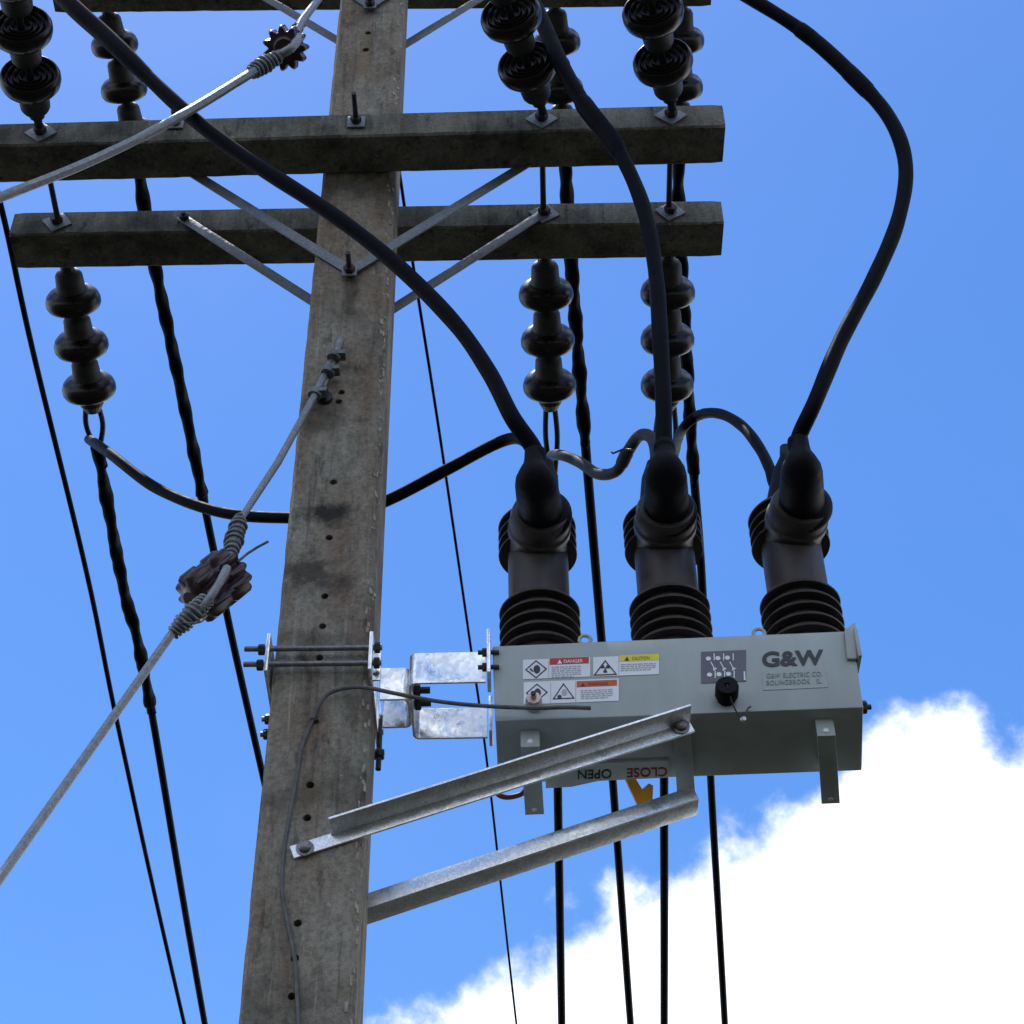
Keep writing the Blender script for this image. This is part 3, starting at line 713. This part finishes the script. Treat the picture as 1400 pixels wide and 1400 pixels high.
# mounting feet under the tank
def foot(x0, x1, ytop, ybot, yend, h=.062):
    a, b = onU(x0, ybot, h), onU(x1, ybot-.8, h); c, d = onU(x1+6, yend-1, h), onU(x0+6, yend, h)
    bm = B(); hexa(bm, [p+nU*.007 for p in (a, b, c, d)] + [a, b, c, d]); ft = obj('mounting_foot', bm, M['tank'], rec, bevel=.0015)
    e = Vector((0, 0, 1)); f_ = nF*.008
    bm = B(); hexa(bm, [a+nU*.007, b+nU*.007, b+nU*.007+f_, a+nU*.007+f_] + [a+e*h, b+e*h, b+e*h+f_, a+e*h+f_]); obj('lip', bm, M['tank'], ft, bevel=.0015)
    g0, g1 = (d*.55+a*.45), (c*.55+b*.45)
    bm = B(); hexa(bm, [g0, g1, g1+(c-b)*.02, g0+(d-a)*.02]+[p+e*(h-.001) for p in (g0, g1, g1+(c-b)*.02, g0+(d-a)*.02)]); obj('web', bm, M['tank'], ft)
    m_ = (a+b)/2; bm = B(); lathe(bm, [(0, 0), (.011, 0), (.008, .006), (0, .007)], m_+e*.012+f_, nF, 12); obj('bolt', bm, M['white'], ft)  # white disc stands in for sky light through a hole in the lip
    m2 = (c+d)/2 + (a-d).normalized()*.03 + nU*.007; bm = B(); lathe(bm, [(0, 0), (.009, 0), (.006, .005), (0, .006)], m2, nU, 12); obj('hole_light_disc', bm, M['white'], ft)  # same white stand-in for sky light through the hole at the rear end
foot(712, 738, 998, 1021, 1112); foot(1117, 1142, 984, 1006, 1097)
a, b = onU(921, 1001, .02), onU(944, 1000, .02); c, d = onU(950, 1078, .02), onU(925, 1080, .02)
bm = B(); hexa(bm, [p+nU*.009 for p in (a, b, c, d)]+[a, b, c, d]); obj('mounting_foot', bm, M['tank'], rec, bevel=.0015)
# mechanism cover under the rear, with OPEN / CLOSE print
mc = [onU(x, y, .012) for x, y in ((752, 1047), (914, 1040), (914, 1063.5), (858, 1066), (818, 1068), (782, 1076), (746, 1078), (746, 1058))]; nC = nU*-1
bm = B(); v0 = [bm.verts.new(p) for p in mc]; v1 = [bm.verts.new(p-nU*.014) for p in mc]; k = len(mc)
bm.faces.new(v0[::-1]); bm.faces.new(v1)
for i in range(k): bm.faces.new((v0[i], v0[(i+1) % k], v1[(i+1) % k], v1[i]))
cov = obj('mechanism_cover', bm, M['tank'], rec, bevel=.0015)
textmesh('open_lettering', 'OPEN', onU, 790, 1065.5, 12.5, 46, -.03, M['greenp'], cov, off=.0135, rot180=True, n=nU, bold=.015)
textmesh('close_lettering', 'CLOSE', onU, 857, 1063, 12.5, 55, -.03, M['redp'], cov, off=.0135, rot180=True, n=nU, bold=.015)
# yellow hand lever hanging behind
bm = B(); lv = [P(x, y, 5.235) for x, y in ((852, 1058), (864, 1056), (878, 1079), (887, 1071), (893, 1074), (892, 1098), (873, 1103))]
v0 = [bm.verts.new(p) for p in lv]; v1 = [bm.verts.new(p+Vector((0, .014, 0))) for p in lv]; k = len(lv)
bm.faces.new(v0); bm.faces.new(v1[::-1])
for i in range(k): bm.faces.new((v0[i], v0[(i+1) % k], v1[(i+1) % k], v1[i]))
obj('manual_lever', bm, M['lever'], rec)
# reddish cable loop at the lower left rear
bm = B(); tube(bm, catmull([onU(690, 1070, .02), onU(680, 1084, .04), onU(692, 1090, .05), onU(712, 1086, .04), onU(722, 1076, .02)], 8), .009, 10); obj('control_wire', bm, M['redwire'], rec)

# ---------------------------------------------------------------- three bushings
Yc = 5.045
def ztop(x):
    t = (x-ftl.x)/(ftr.x-ftl.x); return ftl.z+(ftr.z-ftl.z)*t
RS = .142
def bushing(cx, ys, boot_px, tip_px, top_px, jpath, name_label):
    """cx: pixel x of the column near its sheds; ys: y offset"""
    base = P(cx, 845+ys, Yc-RS); X = base.x; zt_ = ztop(X)
    ax = Vector((X, Yc, 0))
    z_sh = [P(cx, y+ys, Yc-RS).z for y in (861, 846, 831, 816, 801)]
    zbody = P(cx, 775+ys, Yc-.1).z                       # arm axis height
    bm = B(); zb2 = P(cx, 745+ys, Yc-.1).z
    lathe(bm, [(0, zt_-.005), (.12, zt_-.005), (.12, zt_+.012), (.106, zt_+.02), (.102, z_sh[0]), (.104, z_sh[-1]+.02), (.108, z_sh[-1]+.03), (.108, zbody+.05), (.108, zb2+.06), (.06, zb2+.09), (0, zb2+.10)], ax, (0, 0, 1), 40)
    root = obj('bushing', bm, M['epoxy'], rec)
    def shed(z, R, th=.011):
        bm = B(); lathe(bm, [(.085, z-.004), (R-.012, z-th), (R-.002, z-th-.002), (R, z-th+.003), (R-.006, z+.001), (R-.03, z+.008), (.085, z+.02)], ax, (0, 0, 1), 48)
        obj('shed', bm, M['epoxy'], root)
    for z in z_sh: shed(z, RS)
    # upper stack of sheds and the covered top terminal
    zu = [P(cx, y+ys, Yc).z for y in (757, 745, 733, 721)]
    zu0 = min(zu[0], zb2+.02)
    for z in zu: shed(z, RS)
    ztb = zu[-1]
    tp = P(*top_px, Yc+.03)
    bx = Vector((X, Yc, ztb)); dirb = (tp-bx); ln = dirb.length
    bm = B(); lathe(bm, [(0, -.02), (.085, -.02), (.082, .02), (.066, ln*.45), (.05, ln*.8), (.03, ln), (.022, ln+.03), (0, ln+.03)], bx, dirb, 28); obj('top_terminal_boot', bm, M['boot'], root)
    # front terminal: collar, ribbed body and rubber boot reaching to the viewer
    a0 = P(cx, 752+ys, Yc); a0 = Vector((X, Yc, a0.z))
    c1 = P(cx, 722+ys, Yc-.13); c2 = P(*boot_px, Yc-.215); c3 = P(*tip_px, Yc-.43)
    d = (c3-c2).normalized(); Lc = (c2-a0).length
    d0 = (c2-a0)
    bm = B(); lathe(bm, [(0, 0), (.107, 0), (.107, Lc*.45), (.112, Lc*.48), (.112, Lc*.60), (.106, Lc*.63), (.106, Lc*.86), (.098, Lc*.98), (0, Lc)], a0, d0, 40); ft = obj('front_terminal', bm, M['epoxy'], root)
    Lb = (c3-c2).length
    bm = B(); lathe(bm, [(0, -.05), (.104, -.05), (.109, -.042), (.109, -.028), (.100, -.014), (.082, .0), (0, .004)], c2, d, 36); obj('collar', bm, M['boot'], root)
    up_ = Vector((0, -.25, 1)).normalized()
    pth = catmull([c2-d*.03, c2+d*Lb*.35, c2+d*Lb*.72, c3+up_*.01, c3+up_*.06+d*.005, c3+up_*.105-d*.0], 14)
    def brad(f):
        ks = [(0, .081), (.35, .077), (.58, .073), (.68, .067), (.745, .057), (.79, .046), (.83, .038), (.90, .034), (1, .0325)]
        for (a_, ra_), (b_, rb_) in zip(ks, ks[1:]):
            if f <= b_: return ra_+(rb_-ra_)*(f-a_)/(b_-a_)
        return .0345
    bm = B(); tube(bm, pth, brad, 32); neck = c3+up_*.09
    obj('front_terminal_boot', bm, M['boot'], root)
    return tp, neck, up_
BU = []
for cx, ys, bp, tpx, top in ((739, 0, (739, 698), (731, 652), (748, 640)), (922, -6, (911, 692), (910, 640), (893, 640)), (1106, -12, (1096, 686), (1096, 636), (1074, 632))):
    BU.append(bushing(cx, ys, bp, tpx, top, None, ''))

# ---------------------------------------------------------------- cables into the boots
def cable(pts, wpx, label, m='cable', name='power_cable', group=None, collars=(), n=16, taper=None, cat='cable'):
    allp = catmull(pts, 12); r0 = rad(pts[len(pts)//2], wpx); t = thing(name, label, cat, pts[-1], group)
    ph_ = random.uniform(0, 6); bm = B(); tube(bm, allp, lambda f: r0*(1+.022*math.sin(f*31+ph_)+.018*math.sin(f*73+2*ph_)), n); obj('cable_jacket', bm, M[m], t)
    for f, ln, k in collars:
        i = int(f*(len(allp)-1)); seq = allp[max(0, i-ln):i+ln]
        if len(seq) < 2: continue
        bm = B(); tube(bm, seq, lambda g: r0*k*(1-.18*abs(2*g-1)**6), n); obj('tape_band', bm, M[m], t)
    return t
tipA, tipB, tipC = BU[0][1], BU[1][1], BU[2][1]
def seqY(pix, Y0, Y1): return [P(x, y, Y0+(Y1-Y0)*i/(len(pix)-1)) for i, (x, y) in enumerate(pix)]
cable(seqY([(20, -75), (95, 5), (150, 55), (250, 150), (330, 212), (450, 290), (540, 360), (620, 440), (668, 508), (700, 570)], 4.2, 4.52) + [tipA+BU[0][2]*.02, tipA-BU[0][2]*.05], 22,
      'thick black cable sweeping from the upper left corner down to the left bushing', group='thick black cables feeding the bushings', collars=((.115, 16, 1.28), (.2, 6, 1.12), (.03, 8, 1.35), (.96, 6, 1.25)))
cable(seqY([(700, -60), (735, 15), (768, 90), (800, 145), (845, 205), (880, 285), (896, 370), (903, 470), (907, 550)], 4.3, 4.55) + [tipB+BU[1][2]*.02, tipB-BU[1][2]*.05], 21,
      'thick black cable curving down from the top to the middle bushing', group='thick black cables feeding the bushings', collars=((.33, 5, 1.3), (.38, 5, 1.25), (.2, 14, 1.15), (.96, 6, 1.3)))
cable(seqY([(960, -40), (1030, 0), (1100, 45), (1160, 98), (1215, 160), (1238, 225), (1228, 300), (1195, 380), (1150, 465), (1114, 550)], 4.15, 4.5) + [tipC+BU[2][2]*.02, tipC-BU[2][2]*.05], 21,
      'thick black cable arching out over the right side down to the right bushing', group='thick black cables feeding the bushings', collars=((.3, 4, 1.2), (.19, 3, 1.15), (.25, 12, 1.12), (.96, 6, 1.3)))
tpA, tpB, tpC = BU[0][0], BU[1][0], BU[2][0]
def jump(pix, s, e, Ys):
    return [s] + [P(x, y, Y) for (x, y), Y in zip(pix, Ys)] + [e]
cable([W1s + Vector((.01, .12, -.01)), W1s+Vector((-.005, 0, .01)), P(122, 601, W1s.y-.08), P(150, 620, 5.95), P(215, 668, 5.85), P(300, 700, 5.75), P(395, 708, 5.65), P(470, 702, 5.55), P(530, 684, 5.45), P(615, 640, 5.35), P(690, 602, 5.22), P(722, 606, 5.12), tpA+Vector((0, 0, .0))], 16,
      'black jumper sagging from the far left string behind the pole to the left bushing', name='jumper_cable')
cable([W3s+Vector((0, .1, 0)), P(752, 628, W3s.y-.1), P(765, 622, 5.8), P(792, 632, 5.65), P(818, 648, 5.55), P(843, 644, 5.45), P(858, 618, 5.35), P(874, 596, 5.25), P(890, 598, 5.16), P(897, 622, 5.09), tpB], 16,
      'grey covered jumper wiggling from the left string to the middle bushing', 'jumper', name='jumper_cable', collars=((.58, 5, 1.15),))
cable([W5s+Vector((0, .1, 0)), P(921, 625, W5s.y-.1), P(931, 590, 5.75), P(955, 568, 5.6), P(985, 566, 5.45), P(1015, 583, 5.3), P(1038, 612, 5.2), P(1052, 640, 5.12), P(1060, 662, 5.07), tpC-Vector((.0, 0, .07))], 15,
      'black jumper arching from the middle string to the right bushing', name='jumper_cable')
bm = B(); tube(bm, [tpC-Vector((0, 0, .05)), P(1074, 625, tpC.y), P(1074, 612, tpC.y)], rad(tpC, 16), 14); o = obj('stub', bm, M['jumper']); 
o.name = 'terminal_stub'; rebase(o, tpC); tag(o, 'short grey cable stub standing beside the right bushing boot', 'cable')
# wire tie tail on the grey jumper
bm = B(); tube(bm, [P(868, 615, 5.28), P(852, 614, 5.30), P(838, 620, 5.33), P(836, 618, 5.33)], .004, 8); o = obj('tie_wire', bm, M['bolt']); rebase(o, P(852, 614, 5.3)); tag(o, 'thin tie wire twisted round the grey jumper', 'wire')

# ---------------------------------------------------------------- pole clamp and tank bracket
cl_ = thing('pole_clamp', 'galvanised clamp plates and threaded rods squeezing the pole beside the tank', 'clamp', P(440, 897, YP))
zR = [P(430, 887, 4.862).z, P(430, 908, 4.862).z]
xl = P(366, 900, 4.862).x; xr = P(507, 900, 4.862).x
for z, xe in ((zR[0], 333), (zR[1], 334)):
    xa = P(xe, 900, 4.862).x
    bm = B(); tube(bm, [Vector((xa, 4.862, z+.004)), Vector((xr+.036, 4.862, z))], .0095, 12); obj('front_rod', bm, M['rod'], cl_)
    bm = B(); hexnut(bm, Vector((xl-.012, 4.862, z)), (-1, 0, 0), .019, .022); obj('nut', bm, M['bolt'], cl_)
    bm = B(); hexnut(bm, Vector((xr+.010, 4.862, z)), (1, 0, 0), .019, .02); obj('nut', bm, M['bolt'], cl_)
    bm = B(); tube(bm, [Vector((xl-.062, 5.235, z)), Vector((xr+.02, 5.235, z))], .0095, 12); obj('rear_rod', bm, M['rod'], cl_)
    bm = B(); hexnut(bm, Vector((xl-.03, 5.235, z)), (-1, 0, 0), .019, .022); obj('nut', bm, M['bolt'], cl_)
for x, sg in ((xl, -1), (xr, 1)):
    bm = B(); zc = sum(zR)/2
    za, zb_ = zc-.075, zc+.085
    box(bm, (x-.006, 4.838, za), (x+.006, 5.262, zb_)); obj('side_plate', bm, M['galv'], cl_, bevel=.0015)
    bm = B(); box(bm, (x-.006 if sg > 0 else x-.030, 4.900, za+.002), (x+.030 if sg > 0 else x+.006, 4.908, zb_-.002));
    if sg > 0: obj('lug', bm, M['galv'], cl_, bevel=.0015)
    else: bm.free()
zc = sum(zR)/2
# hanging long bolt at the right rear
xq = P(518, 1030, 5.2).x
bm = B(); tube(bm, [Vector((xq, 5.2, P(518, 1052, 5.2).z)), Vector((xq, 5.2, P(518, 985, 5.2).z))], .010, 10)
hexnut(bm, Vector((xq, 5.2, P(518, 1036, 5.2).z)), (0, 0, 1), .022, .028); obj('hanging_bolt', bm, M['bolt'], cl_)

br = thing('tank_bracket', 'bright galvanised U brackets joining the pole clamp to the tank end', 'bracket', P(600, 940, 5.0))
def vplate(xa, xb, y0, y1, Y, tn=.008, shift=0.0):
    za, zb_ = P((xa+xb)/2, y1, Y).z, P((xa+xb)/2, y0, Y).z; X0, X1 = P(xa, (y0+y1)/2, Y).x, P(xb, (y0+y1)/2, Y).x
    return X0, X1, za, zb_
def ubracket(x0, x1, Ya, Yb2, za, zb_, web_x, name, th=.009):
    """two plates facing the viewer joined by a web at web_x"""
    bm = B(); xs0, xs1 = x0, x1; r = .022; w_left = abs(web_x-x0) < abs(web_x-x1)
    # plan outline of a U with rounded corners
    pts = []; 
    if w_left:
        path = [Vector((x1, Ya, 0)), Vector((x0+r, Ya, 0))] + [Vector((x0+r-r*math.sin(a), Ya+r-r*math.cos(a), 0)) for a in (R_(22), R_(45), R_(68), R_(90))] + \
               [Vector((x0+r-r*math.cos(a), Yb2-r+r*math.sin(a), 0)) for a in (0, R_(22), R_(45), R_(68), R_(90))] + [Vector((x1, Yb2, 0))]
    else:
        path = [Vector((x0, Ya, 0)), Vector((x1-r, Ya, 0))] + [Vector((x1-r+r*math.sin(a), Ya+r-r*math.cos(a), 0)) for a in (R_(22), R_(45), R_(68), R_(90))] + \
               [Vector((x1-r+r*math.cos(a), Yb2-r+r*math.sin(a), 0)) for a in (0, R_(22), R_(45), R_(68), R_(90))] + [Vector((x0, Yb2, 0))]
    for i, p in enumerate(path):
        d = (path[min(i+1, len(path)-1)]-path[max(i-1, 0)]).normalized(); n_ = Vector((-d.y, d.x, 0))
        pts.append((p-n_*th/2, p+n_*th/2))
    prev = None
    for a, b in pts:
        ring = [bm.verts.new((a.x, a.y, za)), bm.verts.new((b.x, b.y, za)), bm.verts.new((b.x, b.y, zb_)), bm.verts.new((a.x, a.y, zb_))]
        if prev:
            for k in range(4): bm.faces.new((prev[k], prev[(k+1) % 4], ring[(k+1) % 4], ring[k]))
        else: bm.faces.new(ring)
        prev = ring
    bm.faces.new(prev[::-1]); bmesh.ops.remove_doubles(bm, verts=bm.verts, dist=1e-5)
    return obj(name, bm, M['galv'], br, bevel=.0012)
X0, X1, za, zb_ = vplate(561, 664, 893, 934, 4.915)
ubracket(X0, X1, 4.915, 5.215, za, zb_, X0, 'tank_side_channel')
XA, XB, z2a, z2b = vplate(520, 556, 914, 957, 4.99)
ubracket(XA, X0-.008, 4.99, 5.14, z2a, z2b, X0-.008, 'pole_side_channel')
for Yq, zq in ((5.03, .5), (5.10, .5)):
    zq = (za+zb_)/2
    bm = B(); pz_ = Vector((X0+.006, Yq, zq)); hexnut(bm, pz_, (1, 0, 0), .024, .022); cyl(bm, pz_, pz_+Vector((.055, 0, 0)), .012); obj('bolt', bm, M['bolt'], br)
# end plates against the tank
q = P(668, 900, 4.90)
bm = B(); box(bm, (q.x-.005, 4.845, za-.01), (q.x+.007, 4.955, zb_+.045)); obj('end_plate', bm, M['galv'], br, bevel=.0015)
for dz in (.012, .075):
    bm = B(); p = Vector((q.x-.005, 4.875, za+dz+.02)); hexnut(bm, p, (-1, 0, 0), .015, .016); cyl(bm, p, p+Vector((-.03, 0, 0)), .008); cyl(bm, p, p+Vector((.04, 0, 0)), .008); obj('bolt', bm, M['bolt'], br)
bm = B(); box(bm, (q.x-.005, 5.16, za-.01), (q.x+.007, 5.25, zb_+.01)); obj('end_plate', bm, M['galv'], br, bevel=.0015)

# ---------------------------------------------------------------- two slanting angle braces
def angle_brace(a, b, w_, fl, flange_from, up_side, label, bolts, Yn, end_bevel=.0):
    """flat leg in the plane Y=const from a to b, flange along one edge going forward (Yn=-1) or back (+1)"""
    d = (b-a).normalized(); s = Vector((0, -1, 0)).cross(d).normalized()
    if s.z < 0: s = -s
    t = thing('angle_brace', label, 'brace', a, 'galvanised angle braces carrying the tank'); th = .008
    Lg = (b-a).length
    bm = B(); c = (a+b)/2; obox(bm, c, d*Lg/2, s*w_/2, Vector((0, th/2, 0))); obj('flat_leg', bm, M['galv2'], t, bevel=.0012)
    c0 = a + d*flange_from; c1 = b - d*.0; m_ = (c0+c1)/2 + s*(w_/2-th/2)*up_side + Vector((0, Yn*(fl/2+th/2), 0))
    bm = B(); obox(bm, m_, d*((c1-c0).length/2), s*th/2, Vector((0, fl/2, 0))); obj('flange', bm, M['galv2'], t, bevel=.0012)
    for p in bolts:
        bm = B(); q = p+Vector((0, -th/2, 0)); lathe(bm, [(0, 0), (.028, 0), (.028, .004), (.02, .006), (.02, .018), (.014, .024), (0, .026)], q, (0, -1, 0), 18); obj('bolt', bm, M['rod'], t)
    return t
a = P(399, 1166, YP-.010); b = P(946, 993, YP-.010)
angle_brace(a, b, .046, .085, .13, 1, 'front angle brace with a bright flat end bolted to the pole face', [P(417, 1161, YP-.010), P(931, 995, YP-.012)], -1)
a = P(485, 1238, YR-.04); b = P(951, 1084, YR-.04); 
angle_brace(a, b, .052, .085, 0, -1, 'rear angle brace from the pole side up to the tank underside, lower of two', [], 1)

# ---------------------------------------------------------------- ground wire down the pole
def onpole(px, py, off=.008): return P(px, py, YP-off)
gp = [onpole(409, 1460), onpole(408, 1400), onpole(405, 1345), onpole(403, 1312, .012), onpole(395, 1270), onpole(386, 1222), onpole(386, 1190, .006), onpole(390, 1150, .005), onpole(397, 1110), onpole(406, 1060), onpole(413, 1020), onpole(426, 988),
      P(433, 970, 4.885), P(447, 950, 4.875), P(470, 941, 4.865), P(500, 940, 4.85), P(540, 948, 4.84), P(600, 959, 4.83), P(660, 965, 4.83), onF(730, 968, .052), onF(770, 967, .05), onF(808, 968, .05)]
t = thing('ground_wire', 'thin grey ground wire climbing the pole and looping over to the tank lug', 'wire', gp[0])
bm = B(); tube(bm, catmull(gp[:12], 8), .0062, 8); obj('lower_run', bm, M['ground_wire'], t)
bm = B(); tube(bm, catmull(gp[11:], 8), .0072, 8); obj('upper_run', bm, M['ground_wire'], t)
bm = B(); tube(bm, [onpole(424, 985), onpole(435, 983)], .010, 8); obj('staple', bm, M['bolt'], t)
# ---------------------------------------------------------------- guy wires with porcelain strain insulators
def grip_tube(t, pts, r, turns=9, name='wrap'):
    """core bulging in the middle with wire coils wound round it"""
    seq = catmull(pts, 30); Lh = [0]
    for i in range(1, len(seq)): Lh.append(Lh[-1]+(seq[i]-seq[i-1]).length)
    tot = Lh[-1]; rn = random.Random(int(r*1e5)); ph = [rn.uniform(0, 6) for _ in range(4)]
    def env(f): return r*(.62+.30*math.sin(min(1, f*1.1)*math.pi)+.05*math.sin(f*17+ph[0]))
    bm = B(); tube(bm, seq, lambda f: env(f)*.86, 14); o = obj(name, bm, M['grip'], t)
    def at(f):
        q = f*tot
        for i in range(1, len(seq)):
            if Lh[i] >= q or i == len(seq)-1:
                k = (q-Lh[i-1])/max(1e-9, Lh[i]-Lh[i-1]); return seq[i-1].lerp(seq[i], k), (seq[i]-seq[i-1]).normalized()
    pz_ = []; n = int(turns*18)
    for i in range(n+1):
        f = i/n; p, d = at(f); u, v, _ = frame(d); a = 2*math.pi*turns*f + .5*math.sin(f*9+ph[1]); rr_ = env(f)*(.92+.06*math.sin(a*.37+ph[2]))
        pz_.append(p + (u*math.cos(a)+v*math.sin(a))*rr_)
    bm = B(); tube(bm, pz_, min(r*.17, tot/turns*.42), 8); obj('coil', bm, M['coil'], o)
def guy_insulator(t, c, d, Rg, Ln, nr=11):
    """finned porcelain log: ribs run along its axis d"""
    prof = [(0, -Ln/2), (Rg*.42, -Ln/2), (Rg*.5, -Ln/2+.008), (Rg*.62, -Ln/2+.012), (Rg*.93, -Ln/2+.014), (Rg, -Ln/2+.026), (Rg, -Ln*.08), (Rg*.92, -Ln*.05), (Rg*.92, Ln*.05), (Rg, Ln*.08), (Rg, Ln/2-.026), (Rg*.93, Ln/2-.014), (Rg*.62, Ln/2-.012), (Rg*.5, Ln/2-.008), (Rg*.42, Ln/2), (0, Ln/2)]
    u, v, w_ = frame(d); bm = B(); n = nr*10; rings = []
    for r, z in prof:
        ring = []
        for k in range(n):
            a = 2*math.pi*k/n; m_ = 1
            if r > Rg*.7: m_ = 1 - .26*(.5-.5*math.cos(nr*a))**1.15
            ring.append(bm.verts.new(c + w_*z + (u*math.cos(a)+v*math.sin(a))*max(r, .002)*m_))
        rings.append(ring)
    for a, b in zip(rings, rings[1:]):
        for k in range(n): bm.faces.new((a[k], a[(k+1) % n], b[(k+1) % n], b[k]))
    bm.faces.new(rings[0][::-1]); bm.faces.new(rings[-1])
    obj('porcelain_insulator', bm, mat('purple_brown_porcelain', (.024, .009, .012), .3, 0, .4, var=.3, vscale=30, coat=.1), t)
# lower guy
g = thing('guy_wire', 'lower guy wire from the pole face down left with a ribbed maroon insulator', 'guy wire', P(440, 500, YP), 'guy wires with ribbed insulators')
A0 = P(452, 496, YP-.03); Gc = P(293, 800, 4.55); up = P(325, 716, 4.62); lo = P(238, 862, 4.5); far = P(-60, 1285, 4.1)
bm = B(); tube(bm, [A0, P(430, 541, YP-.05), P(380, 632, 4.76), up, P(313, 757, 4.585), P(309, 780, 4.55)], rad(A0, 9), 12, lobes=6, twist=60, amp=.08); obj('strand', bm, M['strand'], g)
bm = B(); tube(bm, [P(311, 776, 4.44), P(300, 797, 4.43), P(287, 818, 4.44), P(270, 836, 4.46), lo, P(60, 1115, 4.25), far, P(-700, 2200, 3.4)], rad(lo, 11.5), 12, lobes=6, twist=60, amp=.08); obj('strand', bm, M['strand'], g)
grip_tube(g, [P(329, 708, 4.625), P(320, 738, 4.60), P(313, 765, 4.57)], rad(up, 27), 9)
grip_tube(g, [P(284, 818, 4.46), P(264, 838, 4.47), P(236, 866, 4.5)], rad(lo, 30), 11, name='lower_wrap')
dv = (P(330, 770, 4.52)-P(262, 822, 4.58)).normalized()
guy_insulator(g, Gc, RIGHT*.85+UP*.75+_fw*1.0, .090, .21)
bm = B(); tube(bm, [P(325, 768, 4.5), P(338, 757, 4.5), P(352, 748, 4.49), P(367, 740, 4.48)], .0045, 8); obj('wire_tail', bm, M['grip'], g)
bm = B(); tube(bm, catmull([P(250, 850, 4.46), P(262, 852, 4.44), P(275, 850, 4.44), P(283, 842, 4.45)], 6), .003, 8); obj('wire_tail', bm, M['grip'], g)
# clamps where it meets the pole
bm = B(); tube(bm, [P(440, 530, YP-.02), P(455, 492, YP-.03), P(467, 462, YP-.03)], .016, 10); obj('thimble', bm, M['rod'], g)
for (x, y) in ((431, 538), (449, 508), (457, 487)):
    c = P(x, y, YP-.045); bm = B(); dd = (P(467, 462, YP-.03)-P(431, 540, YP-.03)).normalized()
    lathe(bm, [(0, -.014), (.026, -.014), (.031, 0), (.026, .014), (0, .014)], c, dd, 12); 
    obox(bm, c+Vector((.03, -.005, 0)), (.014, 0, 0), (0, .02, 0), (0, 0, .010)); obj('wire_clamp', bm, M['grip'] if x != 431 else M['galvdull'], g)
bm = B(); c = P(444, 545, YP-.005); lathe(bm, [(0, 0), (.03, 0), (.03, .02), (.016, .024), (.016, .06), (0, .06)], c+Vector((0, .006, 0)), (0, -1, 0), 14); obj('eye_bolt', bm, M['bolt'], g)
# upper guy
g = thing('guy_wire', 'upper guy wire crossing the front crossarm with a gear shaped maroon insulator', 'guy wire', P(520, -120, YP-.1), 'guy wires with ribbed insulators')
Yg = 4.35
pts = [P(-300, 385, 3.9), P(-80, 303, 4.05), P(0, 270, 4.1), P(120, 222, 4.17), P(230, 168, 4.24), P(340, 102, 4.31), P(372, 80, 4.32), P(398, 66, 4.30), P(410, 50, 4.31)]
bm = B(); tube(bm, catmull(pts, 8), rad(P(200, 180, 4.2), 13), 12, lobes=6, twist=60, amp=.08); obj('strand', bm, M['strand'], g)
bm = B(); tube(bm, [P(405, 45, 4.42), P(412, 30, 4.45), P(436, -2, 4.55), P(480, -62, YP-.05)], rad(P(420, 20, 4.4), 11), 12, lobes=6, twist=60, amp=.08); obj('strand', bm, M['strand'], g)
grip_tube(g, [P(342, 100, 4.32), P(362, 88, 4.325), P(384, 76, 4.32)], rad(P(362, 88, 4.3), 26), 8)
grip_tube(g, [P(398, 52, 4.42), P(411, 33, 4.46), P(416, 26, 4.47)], rad(P(362, 88, 4.3), 18), 5, name='upper_wrap')
c = P(391, 65, 4.37); vd = (c-CAM).normalized()
guy_insulator(g, c, vd + Vector((.10, 0, .12)), .094, .16)
